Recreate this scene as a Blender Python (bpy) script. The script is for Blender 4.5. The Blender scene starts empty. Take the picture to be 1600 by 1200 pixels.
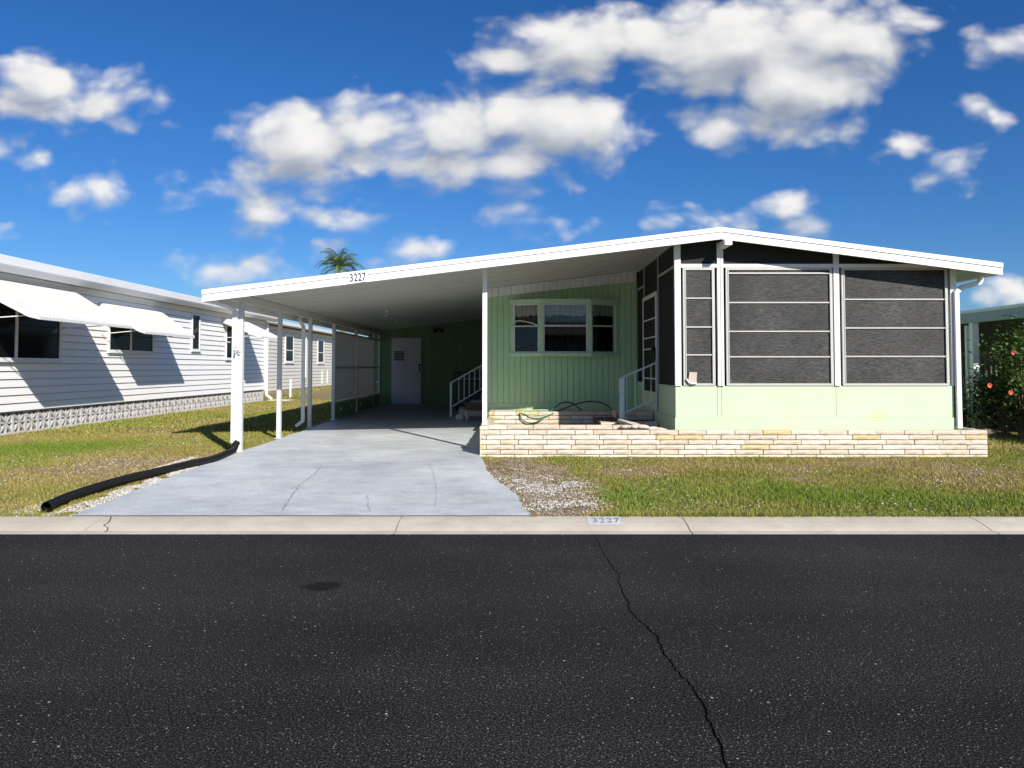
import bpy, math, random
import numpy as np
from mathutils import Vector
random.seed(7); rng = np.random.default_rng(7)
C = bpy.context.scene.collection
R = math.radians

# ---------------------------------------------------------------- camera, sky, sun, exposure
ZC = 1.43; PITCH = 2.2; F = 1200.0; CX = 808.0; HOR = 574.0
CY = HOR - F*math.tan(R(PITCH))
cam = bpy.data.cameras.new('camera'); camo = bpy.data.objects.new('camera', cam); C.objects.link(camo)
camo.location = (0, 0, ZC); camo.rotation_euler = (R(90+PITCH), 0, 0)
cam.sensor_width = 36; cam.lens = 27; cam.shift_x = -(CX-800)/1600; cam.shift_y = -(600-CY)/1600
cam.clip_start = 0.05; cam.clip_end = 3000
bpy.context.scene.camera = camo

SUN = Vector((1.96, -3.45, 2.28)).normalized()
sl = bpy.data.lights.new('sun', 'SUN'); sl.energy = 5.0; sl.angle = R(0.5); sl.color = (1.0, 0.95, 0.88)
so = bpy.data.objects.new('sun', sl); C.objects.link(so); so.location = (20, -30, 30)
so.rotation_euler = SUN.to_track_quat('Z', 'Y').to_euler()
vs = bpy.context.scene.view_settings
vs.view_transform = 'Standard'; vs.look = 'None'; vs.gamma = 1; vs.exposure = 0.32

def N(nt, typ, **kw):
    n = nt.nodes.new(typ)
    for k, v in kw.items():
        if k == 'inp':
            for a, b in v.items(): n.inputs[a].default_value = b
        else: setattr(n, k, v)
    return n
def uv(px, py): return ((px-CX)/F, (HOR-py)/F)
# cloud puffs: centre and radii, as directions (tangent of azimuth, tangent of elevation)
CL = [(65,125,75,50),(160,155,80,40),(70,165,80,30),(125,303,66,24),(35,257,42,12),(5,350,26,18),
 (465,218,96,64),(560,195,76,44),(600,250,100,40),(695,210,84,62),(800,170,90,55),(880,190,100,70),(950,220,60,46),(760,255,110,36),(855,280,50,22),
 (310,298,48,30),(430,330,72,30),(530,350,52,18),(470,384,66,18),(285,402,46,14),(390,420,90,20),(400,268,50,24),
 (660,392,60,20),(832,350,62,22),
 (795,80,64,38),(905,55,120,56),(1030,62,90,56),(1150,70,130,86),(1240,120,120,80),(1320,55,120,60),(1420,20,60,40),(1210,195,120,26),
 (1250,312,66,30),(1222,356,62,16),(1080,348,55,16),
 (1425,215,44,30),(1505,258,55,34),(1575,65,40,36),(1540,168,36,14),(1560,462,80,26),
 (1750,120,120,60),(-130,220,140,60)]
def cloud_group(name, detail):
    """in: warped direction; out: m = ragged density, s = smooth body of the cloud"""
    g = bpy.data.node_groups.new(name, 'ShaderNodeTree')
    g.interface.new_socket('P', in_out='INPUT', socket_type='NodeSocketVector')
    g.interface.new_socket('m', in_out='OUTPUT', socket_type='NodeSocketFloat')
    g.interface.new_socket('s', in_out='OUTPUT', socket_type='NodeSocketFloat')
    gi = N(g, 'NodeGroupInput'); go = N(g, 'NodeGroupOutput'); ASP = 1.75; W = .07
    wp = N(g, 'ShaderNodeVectorMath', operation='MULTIPLY'); g.links.new(gi.outputs[0], wp.inputs[0]); wp.inputs[1].default_value = (1, ASP, 0)
    last = None
    for px, py, rx, ry in CL:
        u, v = uv(px, py); r = math.sqrt(rx*ry*ASP)/F*(1.1 if rx > 70 else .82)
        parts = [(u, v)] if rx/ry < 2.4 else ([(u-.45*rx/F, v), (u+.45*rx/F, v)] if rx/ry < 4.2 else [(u-.66*rx/F, v), (u, v), (u+.66*rx/F, v)])
        if len(parts) > 1: r = ry*ASP/F*(1.1 if len(parts) == 2 else 1.12)*(1 if ry > 30 else .85)
        for (pu, pv) in parts:
            l = N(g, 'ShaderNodeVectorMath', operation='DISTANCE'); g.links.new(wp.outputs[0], l.inputs[0]); l.inputs[1].default_value = (pu, pv*ASP, 0)
            q = N(g, 'ShaderNodeMath', operation='SUBTRACT'); g.links.new(l.outputs['Value'], q.inputs[0]); q.inputs[1].default_value = r
            if last is None: last = q.outputs[0]
            else:
                m = N(g, 'ShaderNodeMath', operation='SMOOTH_MIN'); g.links.new(last, m.inputs[0]); g.links.new(q.outputs[0], m.inputs[1]); m.inputs[2].default_value = .03
                last = m.outputs[0]
    s = N(g, 'ShaderNodeMath', operation='MULTIPLY'); s.inputs[1].default_value = -1/W; g.links.new(last, s.inputs[0])
    n1 = N(g, 'ShaderNodeTexNoise', inp={'Scale': 10.0, 'Detail': detail, 'Roughness': .56}); n1.noise_dimensions = '2D'; g.links.new(gi.outputs[0], n1.inputs['Vector'])
    k = N(g, 'ShaderNodeMath', operation='MULTIPLY_ADD'); g.links.new(n1.outputs['Fac'], k.inputs[0]); k.inputs[1].default_value = 1.25; k.inputs[2].default_value = .0
    vo = N(g, 'ShaderNodeTexVoronoi', feature='SMOOTH_F1', voronoi_dimensions='2D', inp={'Scale': 14.0, 'Detail': 2.0, 'Roughness': .45, 'Smoothness': .5}); g.links.new(wp.outputs[0], vo.inputs['Vector'])
    kv = N(g, 'ShaderNodeMath', operation='MULTIPLY_ADD'); g.links.new(vo.outputs['Distance'], kv.inputs[0]); kv.inputs[1].default_value = -.9; g.links.new(k.outputs[0], kv.inputs[2]); k = kv
    c = N(g, 'ShaderNodeMath', operation='MINIMUM'); g.links.new(s.outputs[0], c.inputs[0]); c.inputs[1].default_value = 1.3
    t = N(g, 'ShaderNodeMath', operation='ADD'); g.links.new(c.outputs[0], t.inputs[0]); g.links.new(k.outputs[0], t.inputs[1])
    g.links.new(t.outputs[0], go.inputs[0])
    t2 = N(g, 'ShaderNodeMath', operation='MULTIPLY_ADD'); g.links.new(k.outputs[0], t2.inputs[0]); t2.inputs[1].default_value = .7; g.links.new(s.outputs[0], t2.inputs[2]); g.links.new(t2.outputs[0], go.inputs[1])
    return g
def make_world():
    w = bpy.data.worlds.new('World'); bpy.context.scene.world = w; w.use_nodes = True
    nt = w.node_tree; nt.nodes.clear(); L = nt.links
    out = N(nt, 'ShaderNodeOutputWorld'); bg = N(nt, 'ShaderNodeBackground'); bg.inputs['Strength'].default_value = 0.05
    L.new(bg.outputs[0], out.inputs[0])
    sky = N(nt, 'ShaderNodeTexSky'); sky.sky_type = 'NISHITA'; sky.sun_disc = False
    sky.sun_elevation = math.asin(SUN.z); sky.sun_rotation = math.atan2(SUN.x, SUN.y)
    sky.altitude = 0; sky.air_density = 1.0; sky.dust_density = 0.3; sky.ozone_density = 3.0
    hs = N(nt, 'ShaderNodeHueSaturation', inp={'Saturation': 1.10, 'Value': 1.16, 'Hue': .503}); tm = N(nt, 'ShaderNodeVectorMath', operation='MULTIPLY'); L.new(sky.outputs[0], tm.inputs[0]); tm.inputs[1].default_value = (.68, 1.0, 1.42)
    L.new(tm.outputs[0], hs.inputs['Color'])
    tc = N(nt, 'ShaderNodeTexCoord'); sp = N(nt, 'ShaderNodeSeparateXYZ'); L.new(tc.outputs['Generated'], sp.inputs[0])
    ab = N(nt, 'ShaderNodeMath', operation='ABSOLUTE'); L.new(sp.outputs[1], ab.inputs[0])
    mx = N(nt, 'ShaderNodeMath', operation='MAXIMUM'); L.new(ab.outputs[0], mx.inputs[0]); mx.inputs[1].default_value = .2
    du = N(nt, 'ShaderNodeMath', operation='DIVIDE'); L.new(sp.outputs[0], du.inputs[0]); L.new(mx.outputs[0], du.inputs[1])
    dv = N(nt, 'ShaderNodeMath', operation='DIVIDE'); L.new(sp.outputs[2], dv.inputs[0]); L.new(mx.outputs[0], dv.inputs[1])
    P = N(nt, 'ShaderNodeCombineXYZ'); L.new(du.outputs[0], P.inputs[0]); L.new(dv.outputs[0], P.inputs[1])
    wn = N(nt, 'ShaderNodeTexNoise', inp={'Scale': 7.0, 'Detail': 3.0}); wn.noise_dimensions = '2D'; L.new(P.outputs[0], wn.inputs['Vector'])
    ws = N(nt, 'ShaderNodeVectorMath', operation='MULTIPLY_ADD'); L.new(wn.outputs['Color'], ws.inputs[0]); ws.inputs[1].default_value = (.05, .04, 0); L.new(P.outputs[0], ws.inputs[2])
    P = N(nt, 'ShaderNodeVectorMath', operation='SUBTRACT'); L.new(ws.outputs[0], P.inputs[0]); P.inputs[1].default_value = (.025, .020, 0)
    g1 = N(nt, 'ShaderNodeGroup'); g1.node_tree = cloud_group('cloud_field', 9.0); L.new(P.outputs[0], g1.inputs[0])
    of = N(nt, 'ShaderNodeVectorMath', operation='ADD'); L.new(P.outputs[0], of.inputs[0]); of.inputs[1].default_value = (.012, .034, 0)
    g2 = N(nt, 'ShaderNodeGroup'); g2.node_tree = cloud_group('cloud_field_toward_sun', 4.0); L.new(of.outputs[0], g2.inputs[0])
    al = N(nt, 'ShaderNodeMapRange', interpolation_type='SMOOTHSTEP'); L.new(g1.outputs[0], al.inputs['Value']); al.inputs['From Min'].default_value = -.25; al.inputs['From Max'].default_value = .78
    d = N(nt, 'ShaderNodeMath', operation='SUBTRACT'); L.new(g1.outputs[1], d.inputs[0]); L.new(g2.outputs[1], d.inputs[1])
    sh = N(nt, 'ShaderNodeMapRange', interpolation_type='SMOOTHSTEP'); L.new(d.outputs[0], sh.inputs['Value']); sh.inputs['From Min'].default_value = -1.2; sh.inputs['From Max'].default_value = 1.3
    cr = N(nt, 'ShaderNodeMix', data_type='RGBA'); L.new(sh.outputs[0], cr.inputs['Factor'])
    cr.inputs['A'].default_value = (5.4, 6.1, 7.4, 1); cr.inputs['B'].default_value = (15.5, 15.2, 14.8, 1)
    am = N(nt, 'ShaderNodeMath', operation='MULTIPLY'); L.new(al.outputs[0], am.inputs[0]); am.inputs[1].default_value = .96
    mixc = N(nt, 'ShaderNodeMix', data_type='RGBA'); L.new(am.outputs[0], mixc.inputs['Factor']); L.new(hs.outputs[0], mixc.inputs['A']); L.new(cr.outputs['Result'], mixc.inputs['B'])
    L.new(mixc.outputs['Result'], bg.inputs['Color'])
make_world()

# ---------------------------------------------------------------- helpers
def P(px, py, d):
    """world point at depth d seen at a pixel of the 1600x1200 photograph (used only to measure the place)"""
    xc = (px-CX)/F; yc = (CY-py)/F; p = R(PITCH); t = d/(math.cos(p)-yc*math.sin(p))
    return Vector((xc*t, d, ZC+t*(math.sin(p)+yc*math.cos(p))))
def PX(px, py, d): return P(px, py, d).x
def PZ(px, py, d): return P(px, py, d).z
def smooth(a, b, x):
    t = min(1, max(0, (x-a)/(b-a))); return t*t*(3-2*t)
def gz(x, y):
    """ground height"""
    pl = ZC-1.47+.01333*min(y, 27)
    if x < -4.7 and y > 13:
        lf = ZC-1.47+.01333*14.4 + .26*smooth(29, 37, y)
        k = smooth(-4.7, -7.5, x) if x > -7.5 else 1
        pl = pl*(1-k)+min(pl, lf)*k if y < 29 else pl*(1-k)+lf*k
    return pl

def world_loc(o):
    v = Vector((0, 0, 0))
    while o is not None: v += o.location; o = o.parent
    return v
def tag(o, label=None, cat=None, group=None, kind=None):
    if label: o['label'] = label
    if cat: o['category'] = cat
    if group: o['group'] = group
    if kind: o['kind'] = kind
    return o
def empty(name, loc, label, cat, group=None):
    o = bpy.data.objects.new(name, None); C.objects.link(o); o.location = loc; o.empty_display_size = .2
    return tag(o, label, cat, group)
class MB:
    def __init__(s): s.v = []; s.f = []; s.m = []; s.sm = []; s.st = []
    def add(s, vs, fs, m=0, sm=False):
        b = len(s.v); s.v += [tuple(v) for v in vs]; s.st.append((b, len(s.f)))
        for f in fs: s.f.append([b+i for i in f]); s.m.append(m); s.sm.append(sm)
        return s
    def box(s, x0, x1, y0, y1, z0, z1, m=0):
        return s.add([(x0,y0,z0),(x1,y0,z0),(x1,y1,z0),(x0,y1,z0),(x0,y0,z1),(x1,y0,z1),(x1,y1,z1),(x0,y1,z1)],
            [(0,3,2,1),(4,5,6,7),(0,1,5,4),(1,2,6,5),(2,3,7,6),(3,0,4,7)], m)
    def hexa(s, p, m=0):   # 8 points ordered like box
        return s.add(p, [(0,3,2,1),(4,5,6,7),(0,1,5,4),(1,2,6,5),(2,3,7,6),(3,0,4,7)], m)
    def prism_y(s, poly, y0, y1, m=0):   # poly of (x,z), counter-clockwise seen from -y
        n = len(poly)
        vs = [(x, y0, z) for x, z in poly]+[(x, y1, z) for x, z in poly]
        fs = [tuple(range(n)), tuple(range(2*n-1, n-1, -1))]+[(i, n+i, n+(i+1) % n, (i+1) % n) for i in range(n)]
        return s.add(vs, fs, m)
    def prism_x(s, poly, x0, x1, m=0):   # poly of (y,z)
        n = len(poly)
        vs = [(x0, y, z) for y, z in poly]+[(x1, y, z) for y, z in poly]
        fs = [tuple(range(n-1, -1, -1)), tuple(range(n, 2*n))]+[(i, (i+1) % n, n+(i+1) % n, n+i) for i in range(n)]
        return s.add(vs, fs, m)
    def bar(s, a, b, w, h=None, m=0, up=(0, 0, 1)):   # rectangular bar a->b
        h = h or w; a = Vector(a); b = Vector(b); d = (b-a).normalized(); up = Vector(up)
        if abs(d.dot(up)) > .98: up = Vector((0, 1, 0))
        sx = d.cross(up).normalized()*w/2; sy = sx.cross(d).normalized()*h/2
        return s.hexa([a-sx-sy, a+sx-sy, b+sx-sy, b-sx-sy, a-sx+sy, a+sx+sy, b+sx+sy, b-sx+sy], m)
    def tube(s, pts, r, n=10, m=0, caps=True, rf=None):
        pts = [Vector(p) for p in pts]; k = len(pts); rings = []
        up = Vector((0, 0, 1)); prev = None
        for i, p in enumerate(pts):
            d = (pts[min(i+1, k-1)]-pts[max(i-1, 0)]).normalized()
            if prev is None: a = d.cross(up) if abs(d.dot(up)) < .95 else d.cross(Vector((1, 0, 0)))
            else: a = prev-d*prev.dot(d)
            a.normalize(); prev = a; b = d.cross(a)
            rr = rf(i) if rf else r
            rings.append([p+(a*math.cos(t)+b*math.sin(t))*rr for t in [2*math.pi*j/n for j in range(n)]])
        vs = [v for q in rings for v in q]; fs = []
        for i in range(k-1):
            for j in range(n): fs.append((i*n+j, i*n+(j+1) % n, (i+1)*n+(j+1) % n, (i+1)*n+j))
        s.add(vs, fs, m, True)
        if caps: s.add(rings[0], [tuple(range(n-1, -1, -1))], m); s.add(rings[-1], [tuple(range(n))], m)
        return s
    def ball(s, c, r, m=0, seg=10, rings=7, sc=(1, 1, 1)):
        c = Vector(c); vs = [c+Vector((0, 0, r*sc[2]))]; fs = []
        for i in range(1, rings):
            t = math.pi*i/rings
            for j in range(seg):
                a = 2*math.pi*j/seg; vs.append(c+Vector((r*sc[0]*math.sin(t)*math.cos(a), r*sc[1]*math.sin(t)*math.sin(a), r*sc[2]*math.cos(t))))
        vs.append(c-Vector((0, 0, r*sc[2])))
        for j in range(seg): fs.append((0, 1+j, 1+(j+1) % seg)); fs.append((len(vs)-1, 1+(rings-2)*seg+(j+1) % seg, 1+(rings-2)*seg+j))
        for i in range(rings-2):
            for j in range(seg): fs.append((1+i*seg+j, 1+(i+1)*seg+j, 1+(i+1)*seg+(j+1) % seg, 1+i*seg+(j+1) % seg))
        return s.add(vs, fs, m, True)
    def build(s, name, mats, parent=None, label=None, cat=None, group=None, kind=None, bevel=0):
        if not isinstance(mats, (list, tuple)): mats = [mats]
        me = bpy.data.meshes.new(name)
        o = bpy.data.objects.new(name, me); C.objects.link(o)
        if parent is not None: o.parent = parent; off = world_loc(parent)
        else:
            xs = [v[0] for v in s.v]; ys = [v[1] for v in s.v]; zs = [v[2] for v in s.v]
            off = Vector(((min(xs)+max(xs))/2, (min(ys)+max(ys))/2, min(zs))); o.location = off
        me.from_pydata([(v[0]-off.x, v[1]-off.y, v[2]-off.z) for v in s.v], [], s.f)
        me.polygons.foreach_set('material_index', s.m); me.polygons.foreach_set('use_smooth', s.sm)
        for m in mats: me.materials.append(m)
        me.update()
        if bevel:
            b = o.modifiers.new('bevel', 'BEVEL'); b.width = bevel; b.segments = 2; b.limit_method = 'ANGLE'; b.angle_limit = R(40)
        return tag(o, label, cat, group, kind)
def each(mb, name, mats, parent, **kw):
    """one object per added piece"""
    st = mb.st+[(len(mb.v), len(mb.f))]
    for (v0, f0), (v1, f1) in zip(st[:-1], st[1:]):
        q = MB(); q.v = mb.v[v0:v1]; q.f = [[i-v0 for i in f] for f in mb.f[f0:f1]]; q.m = mb.m[f0:f1]; q.sm = mb.sm[f0:f1]; q.build(name, mats, parent, **kw)
def bx(name, mat, parent, *a, **kw): return MB().box(*a).build(name, mat, parent, **kw)

def mat(name, col, rough=.6, var=0.0, vscale=3.0, bump=0.0, bscale=60, spec=.4, metal=0, dirt=None, dscale=1.5, damt=.35, stretch=(1, 1, 1)):
    m = bpy.data.materials.new(name); m.use_nodes = True; nt = m.node_tree; L = nt.links
    bs = nt.nodes['Principled BSDF']; bs.inputs['Roughness'].default_value = rough; bs.inputs['Metallic'].default_value = metal
    bs.inputs['Specular IOR Level'].default_value = spec; bs.inputs['Base Color'].default_value = (*col, 1)
    geo = N(nt, 'ShaderNodeNewGeometry'); mp = N(nt, 'ShaderNodeMapping'); mp.inputs['Scale'].default_value = stretch
    L.new(geo.outputs['Position'], mp.inputs[0]); cur = None
    if var:
        n = N(nt, 'ShaderNodeTexNoise', inp={'Scale': vscale, 'Detail': 6, 'Roughness': .6}); L.new(mp.outputs[0], n.inputs['Vector'])
        mr = N(nt, 'ShaderNodeMapRange'); L.new(n.outputs['Fac'], mr.inputs['Value']); mr.inputs['From Min'].default_value = .3; mr.inputs['From Max'].default_value = .7
        mr.inputs['To Min'].default_value = 1-var; mr.inputs['To Max'].default_value = 1+var
        v = N(nt, 'ShaderNodeVectorMath', operation='SCALE'); v.inputs[0].default_value = col; L.new(mr.outputs[0], v.inputs['Scale']); cur = v.outputs[0]
    if dirt:
        n = N(nt, 'ShaderNodeTexNoise', inp={'Scale': dscale, 'Detail': 8, 'Roughness': .65}); L.new(mp.outputs[0], n.inputs['Vector'])
        mr = N(nt, 'ShaderNodeMapRange'); L.new(n.outputs['Fac'], mr.inputs['Value']); mr.inputs['From Min'].default_value = .52; mr.inputs['From Max'].default_value = .75; mr.inputs['To Max'].default_value = damt
        mx = N(nt, 'ShaderNodeMix', data_type='RGBA'); L.new(mr.outputs[0], mx.inputs['Factor'])
        if cur: L.new(cur, mx.inputs['A'])
        else: mx.inputs['A'].default_value = (*col, 1)
        mx.inputs['B'].default_value = (*dirt, 1); cur = mx.outputs['Result']
    if cur: L.new(cur, bs.inputs['Base Color'])
    if bump:
        n = N(nt, 'ShaderNodeTexNoise', inp={'Scale': bscale, 'Detail': 5}); L.new(mp.outputs[0], n.inputs['Vector'])
        b = N(nt, 'ShaderNodeBump', inp={'Strength': bump, 'Distance': .01}); L.new(n.outputs['Fac'], b.inputs['Height']); L.new(b.outputs[0], bs.inputs['Normal'])
    return m
M = {}
M['white'] = mat('white_painted_aluminium', (.80, .80, .79), .38, .03, 2, dirt=(.5, .48, .42), dscale=3, damt=.25)
M['postw'] = mat('greyed_post_enamel', (.60, .61, .62), .4, .05, 3, dirt=(.4, .38, .34), dscale=5, damt=.35)
M['fascia'] = mat('white_fascia_paint', (.84, .84, .83), .35, .02, 1.5, dirt=(.62, .6, .55), dscale=4, damt=.2)
M['siding'] = mat('white_siding', (.88, .87, .85), .45, .03, 1.2, dirt=(.6, .6, .58), dscale=1.2, damt=.25)
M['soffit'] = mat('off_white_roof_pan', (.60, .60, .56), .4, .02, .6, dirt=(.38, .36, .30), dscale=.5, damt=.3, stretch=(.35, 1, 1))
M['mint'] = mat('pale_mint_paint', (.52, .665, .44), .55, .03, 1.2, bump=.06, bscale=25, dirt=(.62, .66, .38), dscale=1.3, damt=.35)
def spot(m, c, r_, col, amt):
    nt = m.node_tree; L = nt.links; bs = nt.nodes['Principled BSDF']; src = bs.inputs['Base Color'].links[0].from_socket
    g = N(nt, 'ShaderNodeNewGeometry'); a = N(nt, 'ShaderNodeVectorMath', operation='SUBTRACT'); L.new(g.outputs['Position'], a.inputs[0]); a.inputs[1].default_value = c
    b = N(nt, 'ShaderNodeVectorMath', operation='MULTIPLY'); L.new(a.outputs[0], b.inputs[0]); b.inputs[1].default_value = (1/r_[0], 0, 1/r_[1]); l = N(nt, 'ShaderNodeVectorMath', operation='LENGTH'); L.new(b.outputs[0], l.inputs[0])
    n = N(nt, 'ShaderNodeTexNoise', inp={'Scale': 14, 'Detail': 5}); L.new(g.outputs['Position'], n.inputs['Vector']); ad = N(nt, 'ShaderNodeMath', operation='ADD'); L.new(l.outputs['Value'], ad.inputs[0]); L.new(n.outputs['Fac'], ad.inputs[1])
    mr = N(nt, 'ShaderNodeMapRange'); L.new(ad.outputs[0], mr.inputs[0]); mr.inputs['From Min'].default_value = .6; mr.inputs['From Max'].default_value = 1.4; mr.inputs['To Min'].default_value = amt; mr.inputs['To Max'].default_value = 0
    mx = N(nt, 'ShaderNodeMix', data_type='RGBA'); L.new(mr.outputs[0], mx.inputs['Factor']); L.new(src, mx.inputs['A']); mx.inputs['B'].default_value = (*col, 1); L.new(mx.outputs['Result'], bs.inputs['Base Color'])
spot(M['mint'], (5.52, 11.8, .66), (.28, .15), (.56, .50, .2), .4); spot(M['mint'], (2.9, 11.8, .58), (.5, .06), (.50, .50, .25), .35)
M['green'] = mat('mid_green_paint', (.45, .66, .405), .42, .05, .8, dirt=(.30, .42, .22), dscale=.9, damt=.35, stretch=(1, 1, .35))
M['trim'] = mat('green_window_trim', (.52, .72, .50), .45, .06, 6)
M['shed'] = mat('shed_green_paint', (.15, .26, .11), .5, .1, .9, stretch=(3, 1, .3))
M['doorpaint'] = mat('greyish_white_door_paint', (.55, .56, .62), .45, .03, 2)
M['dark'] = mat('dark_gap', (.012, .012, .012), .8)
M['black'] = mat('black_plastic', (.012, .012, .013), .38, .2, 8)
M['screen'] = mat('black_insect_screen', (.010, .010, .011), .75)
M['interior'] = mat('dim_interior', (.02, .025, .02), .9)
M['railw'] = mat('white_iron_rail', (.66, .69, .73), .45, .08, 9)
M['frame_grey'] = mat('weathered_aluminium', (.50, .49, .47), .45, .1, 8, metal=.2)
M['frame_l'] = mat('dulled_aluminium_frame', (.50, .49, .46), .45, .06, 6)
M['beige'] = mat('beige_siding', (.66, .62, .55), .5, .03, 1.0, dirt=(.55, .5, .42), dscale=.8)
M['awn'] = mat('ivory_awning_enamel', (.70, .69, .66), .4, .03, 2, dirt=(.62, .58, .45), dscale=2.5, damt=.3)
M['lapline'] = mat('lap_shadow_line', (.30, .29, .28), .9)  # grey that paints the shadow line under each siding lap
M['awn2'] = mat('aged_awning_rib', (.50, .49, .44), .5)
M['breeze'] = mat('grey_breeze_block', (.50, .49, .47), .85, .12, 5, bump=.5, bscale=70)
M['brick'] = mat('cream_slump_brick', (.62, .53, .41), .85, .10, 9, bump=.9, bscale=45, dirt=(.55, .46, .36), dscale=7, damt=.5)
M['brick2'] = mat('ochre_slump_brick', (.66, .50, .26), .85, .12, 9, bump=.8, bscale=45)
M['brick3'] = mat('light_slump_brick', (.70, .63, .52), .85, .08, 9, bump=.9, bscale=45)
M['mortar'] = mat('dark_mortar', (.13, .105, .08), .95)
M['hose'] = mat('green_rubber_hose', (.03, .10, .05), .4)
M['hose2'] = mat('pale_green_hose', (.30, .50, .33), .45)
M['conc'] = mat('step_concrete', (.55, .52, .47), .9, .1, 6, bump=.4)
M['wood'] = mat('dark_wood', (.10, .065, .04), .7, .2, 8)
M['cloth'] = mat('ivory_curtain', (.85, .82, .76), .9, .08, 10)
M['trunk'] = mat('palm_trunk', (.22, .18, .14), .9, .2, 5, bump=.6)
M['pink'] = mat('pink_petals', (.75, .12, .16), .6)
M['orange'] = mat('orange_petals', (.70, .16, .07), .6)
M['tan'] = mat('pinkish_card', (.55, .42, .36), .7, .1, 20)
M['slate'] = mat('slate_paint', (.35, .40, .39), .5, .05, 2)
M['num'] = mat('charcoal_numerals', (.03, .035, .045), .5)
M['wpaint'] = mat('worn_white_curb_paint', (.56, .57, .56), .8, .1, 30, dirt=(.60, .54, .46), dscale=14, damt=1.0)
M['greypaint'] = mat('worn_grey_numerals', (.30, .32, .35), .8, .1, 30, dirt=(.55, .5, .45), dscale=25, damt=.8)
M['cyl'] = mat('green_leaf_trunk', (.14, .11, .08), .9)

def glass(name, tint=(.008, .009, .011), rough=.08, spec=.08):
    return mat(name, tint, rough, spec=spec)
M['glass'] = glass('dark_window_glass')
def clear_glass():
    m = bpy.data.materials.new('clear_window_glass'); m.use_nodes = True; nt = m.node_tree; nt.nodes.remove(nt.nodes['Principled BSDF'])
    o = nt.nodes['Material Output']; a = N(nt, 'ShaderNodeBsdfTransparent'); a.inputs[0].default_value = (.8, .82, .82, 1)
    g = N(nt, 'ShaderNodeBsdfGlossy'); g.inputs['Roughness'].default_value = .02; fr = N(nt, 'ShaderNodeFresnel'); fr.inputs[0].default_value = 1.6
    ad = N(nt, 'ShaderNodeMath', operation='MULTIPLY_ADD'); nt.links.new(fr.outputs[0], ad.inputs[0]); ad.inputs[1].default_value = .6; ad.inputs[2].default_value = .0
    mx = N(nt, 'ShaderNodeMixShader'); nt.links.new(ad.outputs[0], mx.inputs[0]); nt.links.new(a.outputs[0], mx.inputs[1]); nt.links.new(g.outputs[0], mx.inputs[2]); nt.links.new(mx.outputs[0], o.inputs[0])
    return m
M['clear'] = clear_glass()
def see_through(name, col, amt):
    m = bpy.data.materials.new(name); m.use_nodes = True; nt = m.node_tree; bs = nt.nodes['Principled BSDF']
    bs.inputs['Base Color'].default_value = (*col, 1); bs.inputs['Roughness'].default_value = .8
    o = nt.nodes['Material Output']; a = N(nt, 'ShaderNodeBsdfTransparent'); mx = N(nt, 'ShaderNodeMixShader'); mx.inputs[0].default_value = amt
    nt.links.new(a.outputs[0], mx.inputs[1]); nt.links.new(bs.outputs[0], mx.inputs[2]); nt.links.new(mx.outputs[0], o.inputs[0])
    return m
M['mesh2'] = see_through('dark_side_mesh', (.010, .010, .011), .85)
M['mesh'] = see_through('insect_mesh', (.020, .020, .021), .78)
def translucent(name, col, amt):
    m = see_through(name, col, amt); nt = m.node_tree; bs = nt.nodes['Principled BSDF']; mx = bs.outputs[0].links[0].to_node
    t = N(nt, 'ShaderNodeBsdfTranslucent'); t.inputs[0].default_value = (*col, 1); d = N(nt, 'ShaderNodeMixShader'); d.inputs[0].default_value = .6
    nt.links.new(bs.outputs[0], d.inputs[1]); nt.links.new(t.outputs[0], d.inputs[2]); nt.links.new(d.outputs[0], mx.inputs[2]); return m
M['vinyl'] = translucent('frosted_vinyl_panel', (.62, .60, .56), .95)
def woven():
    m = bpy.data.materials.new('woven_shade_cloth'); m.use_nodes = True; nt = m.node_tree; L = nt.links; bs = nt.nodes['Principled BSDF']
    bs.inputs['Roughness'].default_value = .65; bs.inputs['Specular IOR Level'].default_value = .35
    g = N(nt, 'ShaderNodeNewGeometry'); mp = N(nt, 'ShaderNodeMapping'); mp.inputs['Scale'].default_value = (14, 14, 130); L.new(g.outputs['Position'], mp.inputs[0])
    n = N(nt, 'ShaderNodeTexNoise', inp={'Scale': 1.0, 'Detail': 4, 'Roughness': .7}); L.new(mp.outputs[0], n.inputs['Vector'])
    n2 = N(nt, 'ShaderNodeTexNoise', inp={'Scale': 1.1, 'Detail': 3}); L.new(g.outputs['Position'], n2.inputs['Vector'])
    cr = N(nt, 'ShaderNodeValToRGB'); L.new(n.outputs['Fac'], cr.inputs[0]); e = cr.color_ramp.elements
    e[0].position = .36; e[0].color = (.006, .006, .007, 1); e[1].position = .72; e[1].color = (.105, .102, .096, 1)
    mr = N(nt, 'ShaderNodeMapRange'); L.new(n2.outputs['Fac'], mr.inputs[0]); mr.inputs['From Min'].default_value = .35; mr.inputs['From Max'].default_value = .65; mr.inputs['To Min'].default_value = .65; mr.inputs['To Max'].default_value = 1.25
    v = N(nt, 'ShaderNodeVectorMath', operation='SCALE'); L.new(cr.outputs[0], v.inputs[0]); L.new(mr.outputs[0], v.inputs['Scale']); L.new(v.outputs[0], bs.inputs['Base Color'])
    b = N(nt, 'ShaderNodeBump', inp={'Strength': .5, 'Distance': .004}); L.new(n.outputs['Fac'], b.inputs['Height']); L.new(b.outputs[0], bs.inputs['Normal'])
    return m
M['woven'] = woven()

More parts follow.
